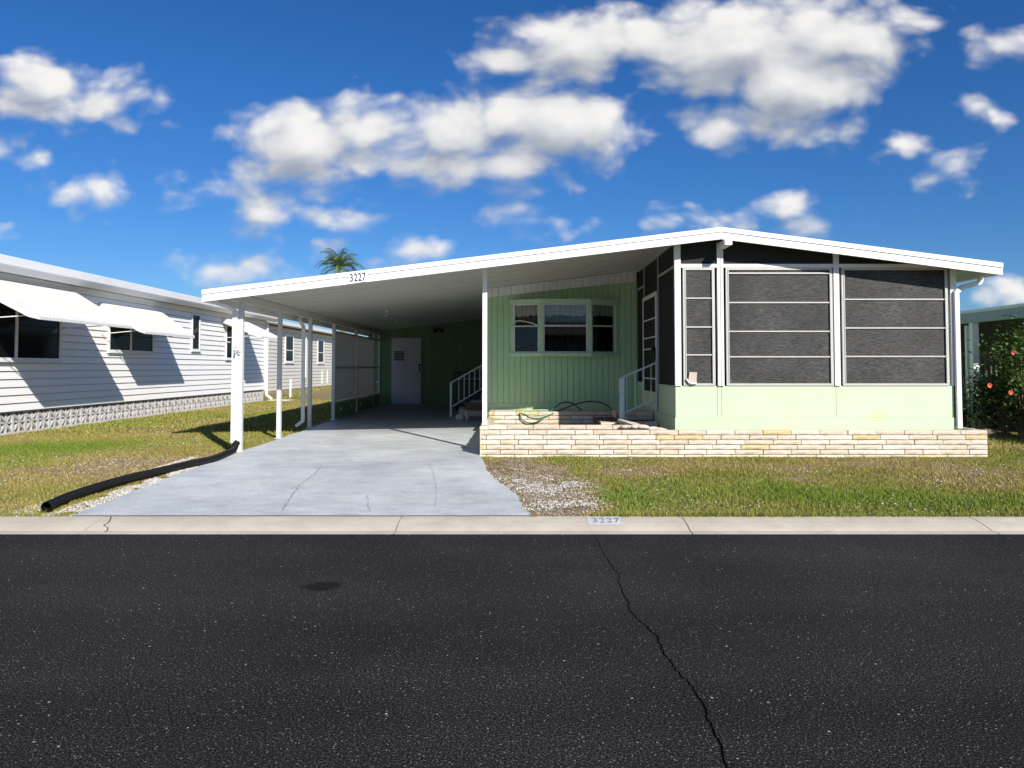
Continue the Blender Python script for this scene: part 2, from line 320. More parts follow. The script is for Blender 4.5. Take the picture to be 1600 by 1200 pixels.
def asphalt():
    m = bpy.data.materials.new('asphalt'); m.use_nodes = True; nt = m.node_tree; L = nt.links; bs = nt.nodes['Principled BSDF']
    bs.inputs['Roughness'].default_value = .9; bs.inputs['Specular IOR Level'].default_value = .15
    g = N(nt, 'ShaderNodeNewGeometry')
    fine = N(nt, 'ShaderNodeTexNoise', inp={'Scale': 105, 'Detail': 3, 'Roughness': .8}); L.new(g.outputs['Position'], fine.inputs['Vector'])
    cr = N(nt, 'ShaderNodeValToRGB'); L.new(fine.outputs['Fac'], cr.inputs[0]); e = cr.color_ramp.elements
    e[0].position = .36; e[0].color = (.003, .003, .003, 1); e[1].position = .68; e[1].color = (.155, .150, .140, 1); x = cr.color_ramp.elements.new(.53); x.color = (.0145, .0142, .0136, 1)
    big = N(nt, 'ShaderNodeTexNoise', inp={'Scale': .55, 'Detail': 5, 'Roughness': .55}); L.new(g.outputs['Position'], big.inputs['Vector'])
    mr = N(nt, 'ShaderNodeMapRange'); L.new(big.outputs['Fac'], mr.inputs[0]); mr.inputs['From Min'].default_value = .35; mr.inputs['From Max'].default_value = .65; mr.inputs['To Min'].default_value = .72; mr.inputs['To Max'].default_value = 1.22
    mp0 = N(nt, 'ShaderNodeMapping'); mp0.inputs['Scale'].default_value = (.06, 1.3, 1); L.new(g.outputs['Position'], mp0.inputs[0])
    ln0 = N(nt, 'ShaderNodeTexNoise', inp={'Scale': 1, 'Detail': 3}); L.new(mp0.outputs[0], ln0.inputs['Vector'])
    mr0 = N(nt, 'ShaderNodeMapRange'); L.new(ln0.outputs['Fac'], mr0.inputs[0]); mr0.inputs['From Min'].default_value = .35; mr0.inputs['From Max'].default_value = .65; mr0.inputs['To Min'].default_value = .86; mr0.inputs['To Max'].default_value = 1.15
    ml0 = N(nt, 'ShaderNodeMath', operation='MULTIPLY'); L.new(mr.outputs[0], ml0.inputs[0]); L.new(mr0.outputs[0], ml0.inputs[1])
    v = N(nt, 'ShaderNodeVectorMath', operation='SCALE'); L.new(cr.outputs[0], v.inputs[0]); L.new(ml0.outputs[0], v.inputs['Scale']); cur = v.outputs[0]
    for sc, th, col in ((70, .09, (.30, .29, .27)), (26, .055, (.5, .47, .42))):
        vo = N(nt, 'ShaderNodeTexVoronoi', feature='F1', inp={'Scale': sc}); L.new(g.outputs['Position'], vo.inputs['Vector'])
        sp = N(nt, 'ShaderNodeSeparateColor'); L.new(vo.outputs['Color'], sp.inputs[0])
        a = N(nt, 'ShaderNodeMath', operation='GREATER_THAN'); L.new(sp.outputs[0], a.inputs[0]); a.inputs[1].default_value = .62 if sc == 70 else .86
        sz = N(nt, 'ShaderNodeMath', operation='MULTIPLY_ADD'); L.new(sp.outputs[1], sz.inputs[0]); sz.inputs[1].default_value = th*2.2; sz.inputs[2].default_value = th*.6
        b = N(nt, 'ShaderNodeMath', operation='LESS_THAN'); L.new(vo.outputs['Distance'], b.inputs[0]); L.new(sz.outputs[0], b.inputs[1])
        c = N(nt, 'ShaderNodeMath', operation='MULTIPLY'); L.new(a.outputs[0], c.inputs[0]); L.new(b.outputs[0], c.inputs[1])
        mx = N(nt, 'ShaderNodeMix', data_type='RGBA'); L.new(c.outputs[0], mx.inputs['Factor']); L.new(cur, mx.inputs['A']); mx.inputs['B'].default_value = (*col, 1); cur = mx.outputs['Result']
    # oil stain
    s = P(509, 911, 5.1); s = Vector(((509-CX)/F*5.1, 5.08, 0))
    mp = N(nt, 'ShaderNodeVectorMath', operation='SUBTRACT'); L.new(g.outputs['Position'], mp.inputs[0]); mp.inputs[1].default_value = s
    ms = N(nt, 'ShaderNodeVectorMath', operation='MULTIPLY'); L.new(mp.outputs[0], ms.inputs[0]); ms.inputs[1].default_value = (7.2, 8.5, 0)
    nz = N(nt, 'ShaderNodeTexNoise', inp={'Scale': 7, 'Detail': 4}); L.new(g.outputs['Position'], nz.inputs['Vector'])
    ln = N(nt, 'ShaderNodeVectorMath', operation='LENGTH'); L.new(ms.outputs[0], ln.inputs[0])
    ad = N(nt, 'ShaderNodeMath', operation='ADD'); L.new(ln.outputs['Value'], ad.inputs[0]); L.new(nz.outputs['Fac'], ad.inputs[1])
    mk = N(nt, 'ShaderNodeMapRange'); L.new(ad.outputs[0], mk.inputs[0]); mk.inputs['From Min'].default_value = 1.2; mk.inputs['From Max'].default_value = 1.6; mk.inputs['To Min'].default_value = .3; mk.inputs['To Max'].default_value = 1
    vv = N(nt, 'ShaderNodeVectorMath', operation='SCALE'); L.new(cur, vv.inputs[0]); L.new(mk.outputs[0], vv.inputs['Scale']); L.new(vv.outputs[0], bs.inputs['Base Color'])
    bp = N(nt, 'ShaderNodeBump', inp={'Strength': .9, 'Distance': .006}); L.new(fine.outputs['Fac'], bp.inputs['Height']); L.new(bp.outputs[0], bs.inputs['Normal'])
    return m
M['asphalt'] = asphalt()
def kerbmat():
    m = mat('kerb_concrete', (.57, .505, .405), .9, .13, 2.2, bump=.6, bscale=120, dirt=(.40, .35, .29), dscale=5, damt=.5); return m
M['kerb'] = kerbmat()
def drive():
    m = bpy.data.materials.new('worn_blue_grey_driveway_paint'); m.use_nodes = True; nt = m.node_tree; L = nt.links; bs = nt.nodes['Principled BSDF']
    bs.inputs['Roughness'].default_value = .55
    g = N(nt, 'ShaderNodeNewGeometry')
    def nz(sc, d, r=.6, st=(1, 1, 1)):
        mp = N(nt, 'ShaderNodeMapping'); mp.inputs['Scale'].default_value = st; L.new(g.outputs['Position'], mp.inputs[0])
        n = N(nt, 'ShaderNodeTexNoise', inp={'Scale': sc, 'Detail': d, 'Roughness': r}); L.new(mp.outputs[0], n.inputs['Vector']); return n
    big = nz(.7, 6, .6); mid = nz(5, 6, .7, (.6, 1, 1)); fin = nz(38, 5, .8)
    c1 = N(nt, 'ShaderNodeValToRGB'); L.new(big.outputs['Fac'], c1.inputs[0]); e = c1.color_ramp.elements; e[0].position = .3; e[0].color = (.46, .49, .495, 1); e[1].position = .68; e[1].color = (.70, .725, .72, 1)
    c2 = N(nt, 'ShaderNodeMapRange'); L.new(mid.outputs['Fac'], c2.inputs[0]); c2.inputs['From Min'].default_value = .3; c2.inputs['From Max'].default_value = .7; c2.inputs['To Min'].default_value = .82; c2.inputs['To Max'].default_value = 1.14
    v = N(nt, 'ShaderNodeVectorMath', operation='SCALE'); L.new(c1.outputs[0], v.inputs[0]); L.new(c2.outputs[0], v.inputs['Scale'])
    c3 = N(nt, 'ShaderNodeMapRange'); L.new(fin.outputs['Fac'], c3.inputs[0]); c3.inputs['From Min'].default_value = .3; c3.inputs['From Max'].default_value = .7; c3.inputs['To Min'].default_value = .74; c3.inputs['To Max'].default_value = 1.2
    v2 = N(nt, 'ShaderNodeVectorMath', operation='SCALE'); L.new(v.outputs[0], v2.inputs[0]); L.new(c3.outputs[0], v2.inputs['Scale'])
    wr = nz(2.6, 9, .75); mr = N(nt, 'ShaderNodeMapRange'); L.new(wr.outputs['Fac'], mr.inputs[0]); mr.inputs['From Min'].default_value = .56; mr.inputs['From Max'].default_value = .68; mr.inputs['To Max'].default_value = .6
    mx = N(nt, 'ShaderNodeMix', data_type='RGBA'); L.new(mr.outputs[0], mx.inputs['Factor']); L.new(v2.outputs[0], mx.inputs['A']); mx.inputs['B'].default_value = (.68, .67, .64, 1)
    sp = N(nt, 'ShaderNodeSeparateXYZ'); L.new(g.outputs['Position'], sp.inputs[0]); un = N(nt, 'ShaderNodeMapRange'); L.new(sp.outputs[1], un.inputs[0])   # floor colour darkened under the roof, carport shade put into the paint
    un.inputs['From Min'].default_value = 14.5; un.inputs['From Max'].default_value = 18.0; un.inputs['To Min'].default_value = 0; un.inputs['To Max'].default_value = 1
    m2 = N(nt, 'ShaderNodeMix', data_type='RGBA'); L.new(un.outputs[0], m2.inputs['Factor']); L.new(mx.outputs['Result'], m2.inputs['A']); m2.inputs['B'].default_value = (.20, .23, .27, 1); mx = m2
    L.new(mx.outputs['Result'], bs.inputs['Base Color'])
    bp = N(nt, 'ShaderNodeBump', inp={'Strength': .35, 'Distance': .004}); L.new(fin.outputs['Fac'], bp.inputs['Height']); L.new(bp.outputs[0], bs.inputs['Normal'])
    return m
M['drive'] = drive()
def ground_mat(name, blade):
    m = bpy.data.materials.new(name); m.use_nodes = True; nt = m.node_tree; L = nt.links; bs = nt.nodes['Principled BSDF']
    bs.inputs['Roughness'].default_value = .8; bs.inputs['Specular IOR Level'].default_value = .25
    at = N(nt, 'ShaderNodeAttribute', attribute_name='green'); g = N(nt, 'ShaderNodeNewGeometry')
    n = N(nt, 'ShaderNodeTexNoise', inp={'Scale': 9 if not blade else 60, 'Detail': 6, 'Roughness': .7}); L.new(g.outputs['Position'], n.inputs['Vector'])
    a = N(nt, 'ShaderNodeMath', operation='MULTIPLY_ADD'); L.new(n.outputs['Fac'], a.inputs[0]); a.inputs[1].default_value = .9; a.inputs[2].default_value = -.45
    b = N(nt, 'ShaderNodeMath', operation='ADD'); L.new(at.outputs['Fac'], b.inputs[0]); L.new(a.outputs[0], b.inputs[1])
    cr = N(nt, 'ShaderNodeValToRGB'); L.new(b.outputs[0], cr.inputs[0]); e = cr.color_ramp.elements
    if blade:
        ml = N(nt, 'ShaderNodeMath', operation='MULTIPLY_ADD'); L.new(g.outputs['Random Per Island'], ml.inputs[0]); ml.inputs[1].default_value = 1.1; ml.inputs[2].default_value = .45
        vm = N(nt, 'ShaderNodeVectorMath', operation='SCALE'); L.new(cr.outputs[0], vm.inputs[0]); L.new(ml.outputs[0], vm.inputs['Scale'])
    if blade: st = [(0.0, (.34, .25, .11)), (.3, (.31, .25, .07)), (.5, (.24, .24, .05)), (.75, (.17, .215, .03)), (1.0, (.13, .215, .022))]
    else: st = [(0.0, (.33, .25, .17)), (.25, (.29, .22, .11)), (.55, (.24, .20, .07)), (1.0, (.13, .14, .03))]
    e[0].position = st[0][0]; e[0].color = (*st[0][1], 1); e[1].position = st[-1][0]; e[1].color = (*st[-1][1], 1)
    for p, c in st[1:-1]: x = e.new(p); x.color = (*c, 1)
    L.new(vm.outputs[0] if blade else cr.outputs[0], bs.inputs['Base Color'])
    if not blade:
        f = N(nt, 'ShaderNodeTexNoise', inp={'Scale': 60, 'Detail': 6, 'Roughness': .8}); L.new(g.outputs['Position'], f.inputs['Vector'])
        mr = N(nt, 'ShaderNodeMapRange'); L.new(f.outputs['Fac'], mr.inputs[0]); mr.inputs['From Min'].default_value = .35; mr.inputs['From Max'].default_value = .65; mr.inputs['To Min'].default_value = .6; mr.inputs['To Max'].default_value = 1.35
        v = N(nt, 'ShaderNodeVectorMath', operation='SCALE'); L.new(cr.outputs[0], v.inputs[0]); L.new(mr.outputs[0], v.inputs['Scale']); L.new(v.outputs[0], bs.inputs['Base Color'])
        bp = N(nt, 'ShaderNodeBump', inp={'Strength': 1, 'Distance': .02}); L.new(f.outputs['Fac'], bp.inputs['Height']); L.new(bp.outputs[0], bs.inputs['Normal'])
    return m
M['ground'] = ground_mat('lawn_soil', False); M['blade'] = ground_mat('grass_blade', True)
def leafmat(name, c1, c2):
    m = bpy.data.materials.new(name); m.use_nodes = True; nt = m.node_tree; L = nt.links; bs = nt.nodes['Principled BSDF']
    bs.inputs['Roughness'].default_value = .45; g = N(nt, 'ShaderNodeNewGeometry')
    cr = N(nt, 'ShaderNodeMix', data_type='RGBA'); L.new(g.outputs['Random Per Island'], cr.inputs['Factor']); cr.inputs['A'].default_value = (*c1, 1); cr.inputs['B'].default_value = (*c2, 1); L.new(cr.outputs['Result'], bs.inputs['Base Color'])
    return m
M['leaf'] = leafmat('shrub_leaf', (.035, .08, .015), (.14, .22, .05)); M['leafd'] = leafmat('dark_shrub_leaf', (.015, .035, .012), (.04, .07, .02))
M['frond'] = leafmat('palm_frond', (.06, .11, .03), (.15, .20, .06))
M['shell'] = leafmat('white_shell_chip', (.42, .37, .31), (.80, .77, .72))
M['shell'].node_tree.nodes['Principled BSDF'].inputs['Roughness'].default_value = .8

# ---------------------------------------------------------------- ground, road, kerb, driveway
WX0 = PX(750, 690, 11.45); WX1 = PX(1543, 690, 11.45)     # brick planter ends
def dplane(y): return ZC-1.47+.01333*y
def Gp(px, py):
    """point of the driveway plane seen at a pixel"""
    lo, hi = 3.0, 60.0
    for _ in range(50):
        d = (lo+hi)/2; z = PZ(px, py, d)
        if z > dplane(d): lo = d
        else: hi = d
    return P(px, py, lo)
def vnoise(x, y, s, seed=0):
    r = np.random.default_rng(seed).random((256, 256)); x = np.asarray(x)*s; y = np.asarray(y)*s
    xi = np.floor(x).astype(int); yi = np.floor(y).astype(int); fx = x-xi; fy = y-yi; fx = fx*fx*(3-2*fx); fy = fy*fy*(3-2*fy)
    g = lambda a, b: r[a % 256, b % 256]
    return (g(xi, yi)*(1-fx)+g(xi+1, yi)*fx)*(1-fy)+(g(xi, yi+1)*(1-fx)+g(xi+1, yi+1)*fx)*fy
def blob(x, y, cx, cy, rx, ry, ang=0):
    c, s = math.cos(ang), math.sin(ang); dx = x-cx; dy = y-cy
    return np.exp(-(((dx*c+dy*s)/rx)**2+((-dx*s+dy*c)/ry)**2))
pa = Gp(870, 762); pb = Gp(800, 735); pc = Gp(900, 795); pd = Gp(790, 722)
def bare(x, y):
    n = vnoise(x, y, 2.2, 3)*.5
    b = blob(x, y, pb.x+.05, pb.y+.1, .75, 1.6)+blob(x, y, pa.x-.1, pa.y, .55, .9)+blob(x, y, pc.x-.15, pc.y, .5, .5)
    return np.clip(b*1.25-.35+n-.25, 0, 1)
def green(x, y):
    n = vnoise(x, y, .55, 1)*.55+vnoise(x, y, 1.7, 2)*.3+vnoise(x, y, 5, 4)*.15
    g = .48+(n-.5)*.8
    q = lambda px, py: (Gp(px, py).x, Gp(px, py).y)
    cx, cy = q(1350, 775); g = g+.24*blob(x, y, cx, cy, 2.4, .75)
    cx, cy = q(980, 785); g = g+.3*blob(x, y, cx, cy, .7, .5)
    cx, cy = q(1000, 738); g = g-.35*blob(x, y, cx, cy, .6, .35)
    cx, cy = q(1180, 728); g = g-.2*blob(x, y, cx, cy, 1.6, .4)
    cx, cy = q(1250, 748); g = g-.4*blob(x, y, cx, cy, .5, .25)
    cx, cy = q(90, 698); g = g+.5*blob(x, y, cx, cy, 1.4, .8)
    cx, cy = q(30, 750); g = g-.1*blob(x, y, cx, cy, 1.6, 1.2)
    cx, cy = q(200, 730); g = g-.3*blob(x, y, cx, cy, 1.6, 1.1)
    cx, cy = q(40, 790); g = g-.25*blob(x, y, cx, cy, 1.0, .3)
    g = g-.12*np.clip((np.asarray(y)-22)/8, 0, 1)*(np.asarray(x) < -5)
    return np.clip(g, 0, 1)*(1-bare(x, y))
gzv = np.vectorize(gz)
def grid(name, xs, ys, zf, material, **kw):
    X, Y = np.meshgrid(xs, ys, indexing='ij'); Z = zf(X, Y); nx, ny = len(xs), len(ys)
    v = np.stack([X, Y, Z], -1).reshape(-1, 3)
    i = np.arange(nx*ny).reshape(nx, ny); f = np.stack([i[:-1, :-1], i[1:, :-1], i[1:, 1:], i[:-1, 1:]], -1).reshape(-1, 4)
    me = bpy.data.meshes.new(name); me.from_pydata(v.tolist(), [], f.tolist()); me.update(); me.materials.append(material)
    a = me.attributes.new('green', 'FLOAT', 'POINT'); a.data.foreach_set('value', green(X, Y).reshape(-1).astype('f'))
    me.polygons.foreach_set('use_smooth', [True]*len(me.polygons))
    o = bpy.data.objects.new(name, me); C.objects.link(o); tag(o, **kw); return o
KY0, KY1 = 6.65, 7.12
xs = np.concatenate([[-700, -200, -80, -45, -30, -22], np.arange(-18, 16, .12), [18, 22, 30, 45, 80, 200, 700]])
ys = np.concatenate([np.arange(KY1-.03, 20, .12), np.arange(20, 50, .5), [55, 65, 80, 110, 160, 300, 900]])
grid('lawn', xs, ys, lambda X, Y: gzv(X, Y)-.012+(vnoise(X, Y, 3, 9)-.5)*.02, M['ground'], kind='structure')
grid('verge', np.array([-700, -60, -20, -10, -3, 3, 10, 20, 60, 700.]), np.array([-600, -60, -20, -8, -3, -1.52]), lambda X, Y: X*0+.04, M['ground'], kind='structure')

# road with its crack
r = MB()
for x0, x1 in ((-700, -60), (-60, 60), (60, 700)): r.add([(x0, -1.5, 0), (x1, -1.5, 0), (x1, KY0+.03, 0), (x0, KY0+.03, 0)], [(0, 1, 2, 3)], 0)
ck = [(931,838),(937,852),(945,868),(957,885),(969,897),(966,910),(974,925),(982,940),(984,953),(994,965),(1005,975),(1023,990),(1032,1006),(1036,1020),(1046,1030),(1056,1047),(1075,1065),(1090,1084),(1102,1105),(1108,1125),(1118,1145),(1128,1170),(1134,1200),(1142,1240),(1150,1300)]
def Rp(px, py, z=0.003):
    d = 1; lo, hi = .5, 30
    for _ in range(50):
        d = (lo+hi)/2
        if PZ(px, py, d) > z: lo = d
        else: hi = d
    v = P(px, py, lo); v.z = z; return v
cp = [Rp(*c) for c in ck]; pts = []
for a, b in zip(cp[:-1], cp[1:]):
    k = max(2, int((b-a).length/.025))
    for i in range(k): pts.append(a.lerp(b, i/k)+Vector((random.uniform(-.007, .007), random.uniform(-.005, .005), 0)))
for i in range(len(pts)-1):
    a, b = pts[i], pts[i+1]; w = .0017+.0019*min(1, i/len(pts)*1.4)*random.uniform(.5, 1.3)
    r.add([a+Vector((-w, 0, 0)), a+Vector((w, 0, 0)), b+Vector((w, 0, 0)), b+Vector((-w, 0, 0))], [(0, 3, 2, 1)], 1)
r.build('road', [M['asphalt'], mat('crack_void', (.0035, .0035, .0035), 1, spec=0)], kind='structure')

# kerb: gutter strip and rolled back, cast in lengths with open joints
def kerb_mesh(sgn, yf):
    k = MB(); joints = [-60, -30, -14.4, -11.7, -9.0, -6.4, -3.77, -1.06, 1.507, 4.136, 6.8, 9.4, 12, 14.7, 30, 60]
    prof = [(0, .004), (.10, .006), (.125, .014), (.17, .026), (.25, .042), (.36, .056), (.47, .062)]
    for a, b in zip(joints[:-1], joints[1:]):
        a += .005; b -= .005; q = [(yf+sgn*y, z) for y, z in prof]
        n = len(q); seg = 1
        vs = [(a, y, z) for y, z in q]+[(b, y, z) for y, z in q]
        fs = [(i, n+i, n+i+1, i+1) if sgn > 0 else (i, i+1, n+i+1, n+i) for i in range(n-1)]
        k.add(vs, fs, 0)
        lo = [(a, y, -.1) for y, z in q]+[(b, y, -.1) for y, z in q]
        for s0 in (0, n): k.add([vs[s0+i] for i in range(n)]+[lo[s0+i] for i in range(n)][::-1], [tuple(range(2*n))], 0)
        k.add([vs[0], vs[n], lo[n], lo[0]], [(0, 3, 2, 1)], 0)
    return k
kb = kerb_mesh(1, KY0).build('kerb', [M['kerb'], M['dark']], kind='structure')
k2 = MB()
x0 = Rp(172, 808, .06); 
pts = [Vector((x0.x+(random.uniform(-.03, .03)+.02*i), KY1-.02-i*.05, 0)) for i in range(9)]
def kz(y):
    t = y-KY0; pr = [(0, .004), (.10, .006), (.125, .014), (.17, .026), (.25, .042), (.36, .056), (.47, .062), (2, .062)]
    for (a, za), (b, zb) in zip(pr[:-1], pr[1:]):
        if a <= t <= b: return za+(zb-za)*(t-a)/(b-a)
    return .004
for a, b in zip(pts[:-1], pts[1:]):
    k2.add([(a.x-.005, a.y, kz(a.y)+.003), (a.x+.005, a.y, kz(a.y)+.003), (b.x+.005, b.y, kz(b.y)+.003), (b.x-.005, b.y, kz(b.y)+.003)], [(0, 3, 2, 1)])
k2.build('crack', M['dark'], kb)
def text_mesh(txt, size, material, name, parent, loc, rot, sx=1.0, ext=.004, **kw):
    cu = bpy.data.curves.new('t', 'FONT'); cu.body = txt; cu.size = size; cu.extrude = ext; cu.offset = kw.pop('offset', 0); cu.space_character = kw.pop('space', 1.0)
    t = bpy.data.objects.new('t', cu); C.objects.link(t); bpy.context.view_layer.update()
    me = bpy.data.meshes.new_from_object(t.evaluated_get(bpy.context.evaluated_depsgraph_get())); bpy.data.objects.remove(t)
    me.materials.clear(); me.materials.append(material); me.name = name
    for v in me.vertices: v.co.x *= sx
    o = bpy.data.objects.new(name, me); C.objects.link(o); o.rotation_euler = rot
    if parent: o.parent = parent; o.location = Vector(loc)-world_loc(parent)
    else: o.location = loc
    return tag(o, **kw)
# painted number on the kerb
kn = MB(); a = (918-CX)/F*7.0; b = (968-CX)/F*7.0; ys_ = [KY0+.21, KY0+.26, KY0+.31, KY0+.36, KY0+.41, KY0+.45]
vs_ = []; n_ = len(ys_)
for y in ys_: vs_ += [(a+random.uniform(-.02, .02), y, kz(y)+.003), (b+random.uniform(-.02, .02), y, kz(y)+.003)]
kn.add(vs_, [(2*i, 2*i+1, 2*i+3, 2*i+2) for i in range(n_-1)])
kno = kn.build('painted_number', M['wpaint'], kb, label='worn white patch on the kerb painted with 3227')
text_mesh('3227', .17, M['greypaint'], 'numerals', kno, (a+.03, KY0+.25, kz(KY0+.25)+.010), (math.atan2(.03, .2), 0, 0), .70, .001, offset=-.002, space=1.1)

# driveway slab
DE = [Gp(120, 805.5), Gp(365, 708), None, None]
dz = .014
dl = [(Gp(118, 806).x, KY1), (Gp(240, 757).x, Gp(240, 757).y), (Gp(367, 709).x, Gp(367, 709).y), (-4.25, 12.9), (-4.25, 24.2)]
dr = [(Gp(832, 804).x, KY1), (Gp(800, 772).x, Gp(800, 772).y), (Gp(757, 733).x, Gp(757, 733).y), (WX0+.0, 11.6), (WX0+.0, 24.2)]
def edge(e, y):
    for (xa, ya), (xb, yb) in zip(e[:-1], e[1:]):
        if ya <= y <= yb: return xa+(xb-xa)*(y-ya)/(yb-ya)
    return e[-1][0]
d_ = MB(); yy = np.concatenate([np.arange(KY1, 13, .08), np.arange(13, 24.25, .5)]); rows = []
for y in yy:
    l = edge(dl, y)+random.uniform(-.012, .012)+.01*math.sin(y*5.1); rr_ = edge(dr, y)+(random.uniform(-.02, .02)+.02*math.sin(y*3.1+1)+.008*math.sin(y*7))*(y < 11.3)
    rows.append((l, rr_, y))
vs_ = []; 
for l, rr_, y in rows: vs_ += [(l, y, dplane(y)-.02), (l, y, dplane(y)+dz), (rr_, y, dplane(y)+dz), (rr_, y, dplane(y)-.02)]
fs_ = []
for i in range(len(rows)-1):
    for j in range(3): fs_.append((4*i+j, 4*i+4+j, 4*i+5+j, 4*i+1+j)[::-1])
d_.add(vs_, fs_, 0)
def ribbon(mb, pix, w, m, jit=.012, z=.004):
    c = [Gp(*p) for p in pix]; q = []
    for a, b in zip(c[:-1], c[1:]):
        k = max(2, int((b-a).length/.05))
        for i in range(k): q.append(a.lerp(b, i/k)+Vector((random.uniform(-jit, jit), random.uniform(-jit, jit), 0)))
    for a, b in zip(q[:-1], q[1:]):
        ww = w*random.uniform(.4, 1.3)
        for v in (a, b): v.z = dplane(v.y)+dz+z
        nn = Vector((b.y-a.y, a.x-b.x, 0)).normalized()*ww
        mb.add([a-nn, a+nn, b+nn, b-nn], [(0, 1, 2, 3)], m)
ribbon(d_, [(440, 802), (455, 778), (470, 758), (490, 745), (503, 728)], .005, 1)
ribbon(d_, [(623, 702), (635, 695), (645, 685), (657, 678)], .009, 2)
ribbon(d_, [(577, 802), (575, 785), (572, 772)], .003, 1)
ribbon(d_, [(680, 795), (682, 770), (678, 745), (668, 722)], .0022, 1)
ribbon(d_, [(405, 728), (560, 725), (745, 722)], .004, 1, .004)
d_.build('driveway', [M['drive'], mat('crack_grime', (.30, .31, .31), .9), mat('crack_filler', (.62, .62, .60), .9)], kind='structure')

# grass blades (vectorised)
def in_drive(x, y):
    l = np.interp(y, [p[1] for p in dl], [p[0] for p in dl]); rr_ = np.interp(y, [p[1] for p in dr], [p[0] for p in dr])
    return (x > l-.0) & (x < rr_+.0) & (y < 24.2)
def blades(n, x0, x1, y0, y1, hmin, hmax, wd, pw=1.0):
    x = rng.uniform(x0, x1, n); y = y0+(y1-y0)*rng.random(n)**pw
    g = green(x, y); keep = ~in_drive(x+.02, y) & (rng.random(n) < .22+1.0*g) & (rng.random(n) > bare(x, y)*1.3)
    keep &= ~((x > WX0-.03) & (x < WX1+.03) & (y > 11.42)) & ~((y > 12.5) & (x < -9.68))
    x = x[keep]; y = y[keep]; g = g[keep]; k = len(x); z = gzv(x, y)-.012
    h = rng.uniform(hmin, hmax, k)*(.6+.6*g)*(.5+vnoise(x, y, 1.3, 12)); a = rng.uniform(0, 2*np.pi, k); lean = rng.uniform(.1, 1.0, k)*h; b = rng.uniform(0, 2*np.pi, k)
    dx = np.cos(a)*wd/2; dy = np.sin(a)*wd/2
    v = np.empty((k, 3, 3)); v[:, 0] = np.stack([x-dx, y-dy, z], -1); v[:, 1] = np.stack([x+dx, y+dy, z], -1); v[:, 2] = np.stack([x+np.cos(b)*lean, y+np.sin(b)*lean, z+h], -1)
    gg = np.clip(g+rng.normal(0, .16, k), 0, 1)
    return v, np.repeat(gg, 3)
def thatch(n):
    x = rng.uniform(-.7, 1.9, n); y = rng.uniform(7.13, 11.4, n); k = (~in_drive(x, y)) & (rng.random(n) < .15+bare(x, y)*1.2*vnoise(x, y, 3, 55)); x = x[k]; y = y[k]
    x2 = rng.uniform(-6.5, -3, n//2); y2 = rng.uniform(7.13, 11.2, n//2); l = np.interp(y2, [p[1] for p in dl], [p[0] for p in dl]); k = (x2 < l-.01) & (x2 > l-.5); x = np.concatenate([x, x2[k]]); y = np.concatenate([y, y2[k]])
    m = len(x); z = gzv(x, y)-.006; a = rng.uniform(0, 2*np.pi, m); L_ = rng.uniform(.02, .06, m); v = np.empty((m, 3, 3)); dx = np.cos(a); dy = np.sin(a)
    v[:, 0] = np.stack([x-dy*.0035, y+dx*.0035, z], -1); v[:, 1] = np.stack([x+dy*.0035, y-dx*.0035, z], -1); v[:, 2] = np.stack([x+dx*L_, y+dy*L_, z+rng.uniform(.002, .02, m)], -1)
    return v, np.repeat(np.clip(rng.normal(.08, .1, m), 0, .4), 3)
parts = [thatch(52000), blades(330000, -9.7, -3.2, 7.1, 15, .018, .045, .009, 1.25), blades(60000, -9.7, -4.4, 14, 30, .03, .06, .02), blades(240000, -.6, 9.5, 7.1, 12.2, .018, .045, .009, 1.1), blades(15000, 7, 9.5, 12, 16, .03, .06, .015), blades(26000, -16, -9, 29, 42, .04, .08, .05), blades(26000, -9.6, 9.5, 7.09, 7.19, .03, .07, .009)]
V = np.concatenate([p[0] for p in parts]).reshape(-1, 3); G = np.concatenate([p[1] for p in parts])
me = bpy.data.meshes.new('grass'); nv = len(V); me.vertices.add(nv); me.vertices.foreach_set('co', V.reshape(-1).astype('f')); me.loops.add(nv); me.loops.foreach_set('vertex_index', np.arange(nv, dtype='i'))
me.polygons.add(nv//3); me.polygons.foreach_set('loop_start', np.arange(0, nv, 3, dtype='i')); me.update(calc_edges=True)
at = me.attributes.new('green', 'FLOAT', 'POINT'); at.data.foreach_set('value', G.astype('f')); me.materials.append(M['blade'])
o = bpy.data.objects.new('grass', me); C.objects.link(o); tag(o, 'short patchy green and straw coloured grass of the front lawns', 'grass', kind='stuff')

# shell chips
def chips(pos, size):
    k = len(pos); base = np.array([(1, 0, 0), (-1, 0, 0), (0, 1, 0), (0, -1, 0), (0, 0, .55), (0, 0, -.55)], float)
    s = rng.uniform(size[0], size[1], (k, 1, 1)); v = base[None]*s*rng.uniform(.6, 1.3, (k, 6, 1))
    a = rng.uniform(0, 2*np.pi, k); c, sn = np.cos(a)[:, None], np.sin(a)[:, None]; x = v[..., 0]*c-v[..., 1]*sn; y = v[..., 0]*sn+v[..., 1]*c
    t = rng.uniform(-.6, .6, (k, 1)); z = v[..., 2]+x*t
    v = np.stack([x, y, z], -1)+pos[:, None, :]
    f = np.array([(0, 2, 4), (2, 1, 4), (1, 3, 4), (3, 0, 4), (2, 0, 5), (1, 2, 5), (3, 1, 5), (0, 3, 5)])
    F_ = (np.arange(k)[:, None, None]*6+f[None]).reshape(-1, 3)
    return v.reshape(-1, 3), F_
P_ = []
def sc(n, fx, fy, dens):
    x = fx(n); y = fy(n); k = rng.random(n) < dens(x, y); x = x[k]; y = y[k]
    P_.append(np.stack([x, y, gzv(x, y)+rng.uniform(-.006, .008, len(x))], -1))
